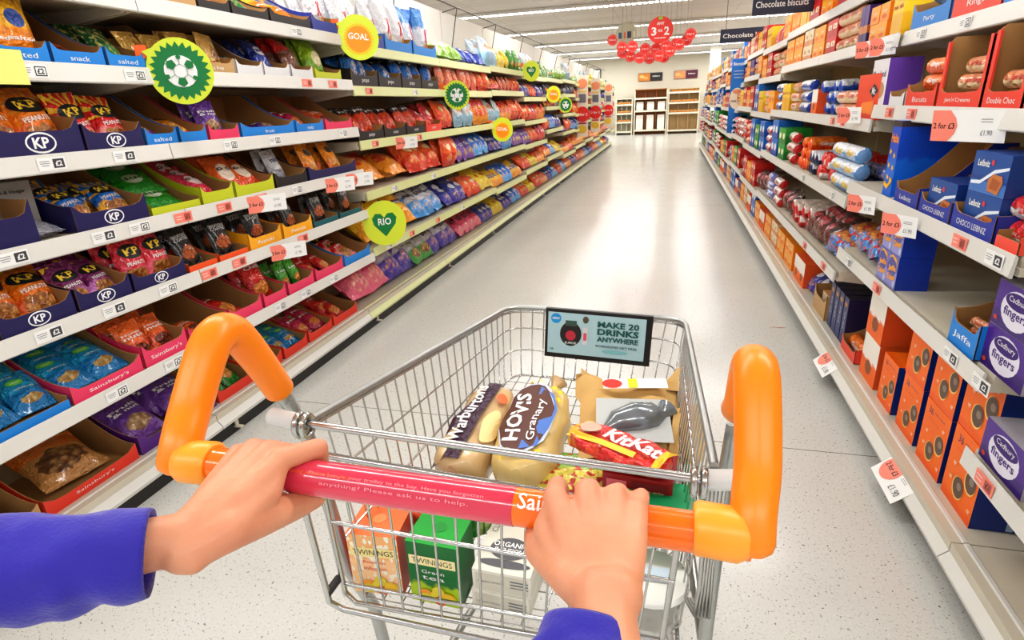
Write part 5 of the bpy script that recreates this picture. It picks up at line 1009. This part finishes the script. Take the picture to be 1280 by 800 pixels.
b = MB(); P = lambda a, y, o: Vector((a, y, .051+o*2)); b.decal(P, [('r', -.005, -.03, .15, .13, mat('window_grey', S(190, 192, 190), .15, coat=.5))]); b.tube([(-.06, -.06, .052), (-.04, -.045, .054), (0, -.03, .055), (.035, -.02, .054), (.055, -.01, .052), (.068, .005, .052)], [.01, .027, .036, .031, .014, .024], fish, 12); b.build('fish_window', e)
b = MB(); P = lambda a, y, o: Vector((a, y, .05+o*2+.004)); b.decal(P, [('r', .005, .085, .14, .034, WHITE, .05), ('e', -.045, .082, .022, .016, cm(226, 60, 50)), ('r', .0, .084, .02, .032, cm(240, 226, 40), .05)]); b.build('price_label', e)
b = MB(); b.add([(.06, -.1, .03), (.125, -.11, .02), (.15, -.04, .04), (.13, .03, .05), (.08, .0, .058)], [(0, 1, 2, 3, 4)], kraft); b.add([(-.11, .09, .03), (-.115, .135, .06), (-.07, .12, .03)], [(0, 1, 2)], kraft); b.add([(.06, .1, .03), (.125, .165, .07), (.12, .08, .04)], [(0, 1, 2)], kraft); b.build('folded_flap', e)
# red and yellow bar pack
rm = pack('red_snack_film', S(226, 32, 30), S(244, 190, 40), .16, blotch=S(236, 70, 40)); b = loaf_mesh(.085, .2, .026, rm, None, [('r', 0, .09, .08, .012, cm(240, 200, 50)), ('r', .034, -.02, .012, .14, cm(246, 200, 60)), ('t', 'KitKat', 0, .03, .04, WHITE, PI/2, .11, .03), ('e', 0, -.06, .02, .02, cm(200, 170, 150))], 3, ex=.3)
item('snack_multipack', 'red and yellow snack multipack lying diagonally over the other shopping', 'snack pack', T((-0.063, 0.901, 0.765)) @ R(-2.05, 'Z') @ R(-.1, 'Y'), b, 'wrapper')
b = MB(); dr = mat('dark_red_card', S(150, 24, 30), .4); b.box((0, 0, .025), (.12, .09, .05), dr); b.decal(lambda a, z, o: Vector((a, -.045-o, z)), [('r', -.035, .025, .035, .03, cm(214, 100, 110)), ('r', .022, .026, .062, .034, cm(120, 20, 26)), ('t', 'sauce mix', .022, .026, .008, cm(220, 170, 120), 0, .05)])
item('food_box', 'dark red food box under the red and yellow multipack', 'food box', T((-0.022, 0.904, 0.700)) @ R(-.1, 'Z'), b, 'carton')
b = loaf_mesh(.15, .12, .06, pack('salad_film', S(120, 180, 60), S(230, 214, 90), .5, blotch=S(200, 60, 50)), None, (), 4)
item('salad_bag', 'green and yellow salad bag in the trolley under the dark red box', 'salad bag', T((-0.143, 0.926, 0.670)) @ T((0, .02, -.035)), b, 'bag')
b = MB(); b.box((0, 0, .015), (.17, .11, .02), mat('green_tray', S(20, 160, 100), .4)); item('food_tray', 'bright green plastic food tray at the right rear of the trolley', 'food tray', T((0.008, 0.838, 0.700)) @ R(-.06, 'Z'), b, 'tray')
b = loaf_mesh(.07, .1, .05, pack('pear_film', S(224, 222, 170), S(200, 210, 130), .5, blotch=S(60, 150, 60)), None, (), 5)
item('vegetable_pack', 'cream and green vegetable pack behind the white tea cartons', 'vegetable pack', T((-0.321, 0.819, 0.640)) @ R(.4, 'Z'), b, 'bag')
b = loaf_mesh(.06, .11, .05, pack('redpk', S(206, 40, 26), S(230, 80, 40), .5), None, (), 6)
item('snack_packet', 'red snack packet behind the green tea box', 'snack packet', T((-0.401, 0.819, 0.640)) @ R(-.5, 'Z'), b, 'bag')
# clear tub with lid
tubm = mat('clear_tub', S(214, 216, 210), .12, alpha=.55, coat=.5); e = empty('plastic_tub', T((.005, .735, .578)), 'round clear plastic tub with white lid and label at the right rear of the trolley', 'tub')
b = MB(); b.tube([(0, 0, 0), (0, 0, .004), (0, 0, .07), (0, 0, .076)], [.043, .046, .054, .057], tubm, 28); b.build('tub_body', e)
b = MB(); b.tube([(0, 0, .008), (0, 0, .05)], [.04, .045], mat('tub_contents', S(176, 160, 130), .7, nz=.5, nscale=60), 20); b.build('contents', e)
b = MB(); b.tube([(0, 0, .075), (0, 0, .079), (0, 0, .083)], [.06, .061, .056], mat('lid_white', S(232, 232, 226), .3), 28); b.build('lid', e)
b = MB(); b.decal(lambda a, y, o: Vector((a, y, .084+o)), [('r', 0.01, 0, .05, .03, cm(200, 214, 226)), ('e', -.03, .0, .012, .014, cm(110, 190, 60)), ('e', -.035, .01, .006, .007, cm(240, 130, 40))]); b.build('sticker', e)
# ------------------------------------------------------------------ person: arms and hands
def skin_mat():
    t = NT('skin'); tc = t.n('ShaderNodeTexCoord'); ob = tc.outputs['Object']; c = t.mix(t.noise(ob, 16, 3), S(204, 128, 98), S(226, 168, 132))
    t.l(c, t.b.inputs['Base Color']); t.b.inputs['Roughness'].default_value = .5; t.b.inputs['Subsurface Weight'].default_value = .15; t.b.inputs['Subsurface Radius'].default_value = (.01, .004, .002); t.b.inputs['Subsurface Scale'].default_value = .6
    t.bump(t.noise(ob, 160, 4, .6), .12, .004); return t.m
SKIN = skin_mat()
class Limb:
    def __init__(s): s.bm = bmesh.new()
    def ball(s, p, r, sc=(1, 1, 1)):
        bmesh.ops.create_icosphere(s.bm, subdivisions=2, radius=r, matrix=T(p) @ Matrix.Diagonal((*sc, 1)))
    def seg(s, a, b, ra, rb):
        a, b = Vector(a), Vector(b); L_ = (b-a).length; n = max(3, int(L_/.004))
        for i in range(n+1): f = i/n; s.ball(a.lerp(b, f), ra+(rb-ra)*f) if L_ < .14 else None
        if L_ >= .14:
            z = (b-a).normalized().to_track_quat('Z', 'Y').to_matrix().to_4x4()
            bmesh.ops.create_cone(s.bm, cap_ends=True, segments=28, radius1=ra, radius2=rb, depth=L_, matrix=T((a+b)/2) @ z); s.ball(a, ra); s.ball(b, rb)
    def chain(s, pts, rs):
        for i in range(len(pts)-1): s.seg(pts[i], pts[i+1], rs[i], rs[i+1])
def finalize(bm, name, mats, voxel, smooth, parent=None):
    me = bpy.data.meshes.new(name); bm.to_mesh(me); bm.free(); o = bpy.data.objects.new(name, me); COL.objects.link(o)
    r = o.modifiers.new('r', 'REMESH'); r.mode = 'VOXEL'; r.voxel_size = voxel; r.use_smooth_shade = True
    q = o.modifiers.new('s', 'SMOOTH'); q.factor = .5; q.iterations = smooth
    dg = bpy.context.evaluated_depsgraph_get(); dg.update(); nm = bpy.data.meshes.new_from_object(o.evaluated_get(dg)); nm.name = name
    bpy.data.objects.remove(o); bpy.data.meshes.remove(me); nm.materials.clear()
    for m_ in mats: nm.materials.append(m_)
    for p in nm.polygons: p.material_index = 0; p.use_smooth = True
    out = bpy.data.objects.new(name, nm); COL.objects.link(out)
    if parent: out.parent = parent
    return out
V = Vector
lm_ = Limb()
# right hand
Wr = V((-0.035, 0.360, 0.985)); Er = V((.03, .06, .9)); MI, MM, MR, MP = V((-0.089, 0.446, 1.012)), V((-0.060, 0.455, 1.016)), V((-0.034, 0.455, 1.014)), V((-0.013, 0.445, 1.007))
lm_.chain([Er, Wr.lerp(Er, .35), Wr], [.036, .029, .0265]); lm_.ball(Wr+V((.01, .004, .002)), .024)
for Mk, off, r0, r1 in ((MI, -.016, .016, .0125), (MM, -.004, .018, .0125), (MR, .008, .018, .012), (MP, .016, .016, .0115)):
    lm_.chain([Wr+V((off, .01, -.002)), (Wr+V((off, .01, 0))).lerp(Mk, .55)+V((0, 0, .002)), Mk], [r0, .0155, r1])
lm_.chain([Wr+V((-.01, .01, -.01)), MI+V((.01, -.03, -.022)), MM+V((0, -.025, -.026)), MP+V((-.005, -.02, -.022))], [.016, .014, .014, .013])
for Mk, lx, s_ in ((MI, -.004, 1), (MM, 0, 1.06), (MR, .002, 1), (MP, .003, .88)):
    x = Mk.x+lx; lm_.chain([Mk, V((x, .468+.014*s_, .998)), V((x, .468+.030*s_, .98)), V((x, .494, .956)), V((x-.001, .474, .944))], [.0118*s_, .0105*s_, .0098*s_, .009*s_, .0082*s_])
CT, MT, IT, TT = V((-0.064, 0.377, 0.985)), V((-0.098, 0.415, 0.972)), V((-0.114, 0.461, 0.950)), V((-0.101, 0.488, 0.943))
lm_.chain([Wr+V((-.014, .006, -.002)), CT, MT, IT, TT], [.018, .018, .0145, .0115, .0095]); lm_.chain([CT, (MI+MT)/2+V((0, -.008, 0)), MI+V((0, -.01, -.008))], [.015, .013, .011])
# left hand
Wl = V((-0.437, 0.346, 0.985)); El = V((-0.580, 0.208, 1.020)); NI, NM, NR, NP = V((-0.394, 0.452, 1.010)), V((-0.416, 0.462, 1.013)), V((-0.436, 0.462, 1.013)), V((-0.454, 0.458, 1.006))
lm_.chain([El, Wl.lerp(El, .4), Wl], [.038, .0285, .025])
for Mk, off, r0 in ((NI, V((.01, -.012, -.004)), .017), (NM, V((.005, -.004, .002)), .018), (NR, V((0, .006, .003)), .018), (NP, V((-.004, .014, 0)), .015)):
    lm_.chain([Wl+off, (Wl+off).lerp(Mk, .55)+V((.004, -.002, .0)), Mk], [r0, .0165, .012])
lm_.chain([Wl+V((.02, -.008, -.012)), NI+V((-.006, -.03, -.026)), NR+V((.0, -.03, -.024)), NP+V((0, -.02, -.02))], [.016, .016, .014, .012])
for Mk, lx, s_ in ((NM, .012, 1.05), (NR, .008, 1), (NP, .004, .88)):
    x = Mk.x+lx; lm_.chain([Mk, V((x, .468+.014*s_, .998)), V((x+.002, .468+.030*s_, .98)), V((x+.004, .494, .956)), V((x+.004, .474, .944))], [.0118*s_, .0105*s_, .0098*s_, .009*s_, .0082*s_])
PI_, DI, TI = V((-0.371, 0.488, 1.004)), V((-0.382, 0.499, 0.968)), V((-0.396, 0.494, 0.948))
lm_.chain([NI, PI_, DI, TI], [.0135, .0122, .0105, .009])
lm_.chain([Wl+V((.012, -.008, -.008)), V((-0.401, 0.370, 0.982)), V((-0.396, 0.413, 0.964)), V((-0.386, 0.452, 0.950)), V((-0.378, 0.476, 0.944))], [.02, .022, .02, .016, .013])
lm_.chain([V((-0.400, 0.375, 0.985)), V((-0.392, 0.421, 0.990)), NI+V((0, -.01, -.01))], [.017, .0155, .012])
person = finalize(lm_.bm, 'person', [SKIN], .0028, 9)
tag(person, 'person in a blue knitted sweater gripping the trolley handle with both hands', 'person')
def knit():
    t = NT('blue_knit'); tc = t.n('ShaderNodeTexCoord'); ob = tc.outputs['Object']; c = t.mix(t.noise(ob, 9, 3), S(36, 28, 134), S(60, 50, 178)); t.l(c, t.b.inputs['Base Color']); t.b.inputs['Roughness'].default_value = .85
    t.b.inputs['Sheen Weight'].default_value = .25; wv = t.n('ShaderNodeTexWave'); t.l(ob, wv.inputs[0]); wv.inputs['Scale'].default_value = 180; t.bump(t.noise(ob, 260, 3), .3, .003); return t.m
KN = knit()
def sleeve(pts, rs, squash, name='sleeve'):
    mb = MB(); P = [V(p) for p in pts]; n = 40; rings = []; K_ = 46; vs = []; prev = None
    def smp(t):
        f = t*(len(P)-1); i = min(int(f), len(P)-2); f -= i; return P[i].lerp(P[i+1], f), rs[i]+(rs[i+1]-rs[i])*f
    for k in range(-6, K_+1):
        inner = k < 0; t = (abs(k)/K_); p, r = smp(t); p2, _ = smp(min(t+.02, 1)); p1, _ = smp(max(t-.02, 0)); d = (p2-p1).normalized(); up = V((0, 0, 1)); sx = d.cross(up).normalized(); uz = sx.cross(d)
        if inner: r -= .003+abs(k)*.0022
        if k == 0: r -= .001
        for i in range(n):
            th = 2*PI*i/n; w = noise.noise(V((math.cos(th)*1.6, math.sin(th)*1.6, t*9)))*.006*min(1, t*5)+noise.noise(V((math.cos(th)*.8+5, math.sin(th), t*11)))*.003*min(1, t*6)
            vs.append(p+(sx*math.cos(th)+uz*math.sin(th)*squash)*(r+(w if not inner else 0)))
    R_ = K_+7; fs = [(k*n+i, k*n+(i+1) % n, (k+1)*n+(i+1) % n, (k+1)*n+i) for k in range(R_-1) for i in range(n)]
    mb.add(vs, fs, KN, smooth=True); o = mb.build(name, person); return o
sleeve([V((-0.446, 0.324, 0.987)), V((-0.489, 0.292, 0.997)), V((-0.534, 0.260, 1.006)), El+V((0, 0, -.003)), El+V((-.14, -.12, -.04))], [.040, .0425, .046, .055, .064], 1.0)
sleeve([V((-0.042, 0.341, 0.975)), V((-0.042, 0.306, 0.960)), Er+V((0, .02, -.002)), Er+V((.06, -.08, 0))], [.037, .044, .052, .06], .95)
# ------------------------------------------------------------------ camera and look
cam = bpy.data.cameras.new('camera'); co = bpy.data.objects.new('camera', cam); COL.objects.link(co); cr_ = [[0.967052, -0.049116, 0.249798], [0.251066, 0.346471, -0.903838], [-0.042155, 0.936774, 0.347387]]
co.matrix_world = Matrix([[cr_[0][0], cr_[0][1], cr_[0][2], 0], [cr_[1][0], cr_[1][1], cr_[1][2], 0], [cr_[2][0], cr_[2][1], cr_[2][2], 1.36], [0, 0, 0, 1]])
cam.sensor_width = 36; cam.lens = 20.25; cam.clip_start = .02; bpy.context.scene.camera = co
cam.dof.use_dof = False
sc_ = bpy.context.scene; sc_.view_settings.view_transform = 'Standard'; sc_.view_settings.look = 'Medium High Contrast'; sc_.view_settings.exposure = -.1
seen = {}
for o in list(COL.objects):
    if o.parent is None and o.get('label'):
        l_ = o['label']
        if l_ in seen and not (o.get('group') and seen[l_] == o.get('group')): print('DUP', l_)
        seen[l_] = o.get('group'); n_ = len(l_.split())
        if n_ < 4 or n_ > 16: print('LEN', n_, l_)
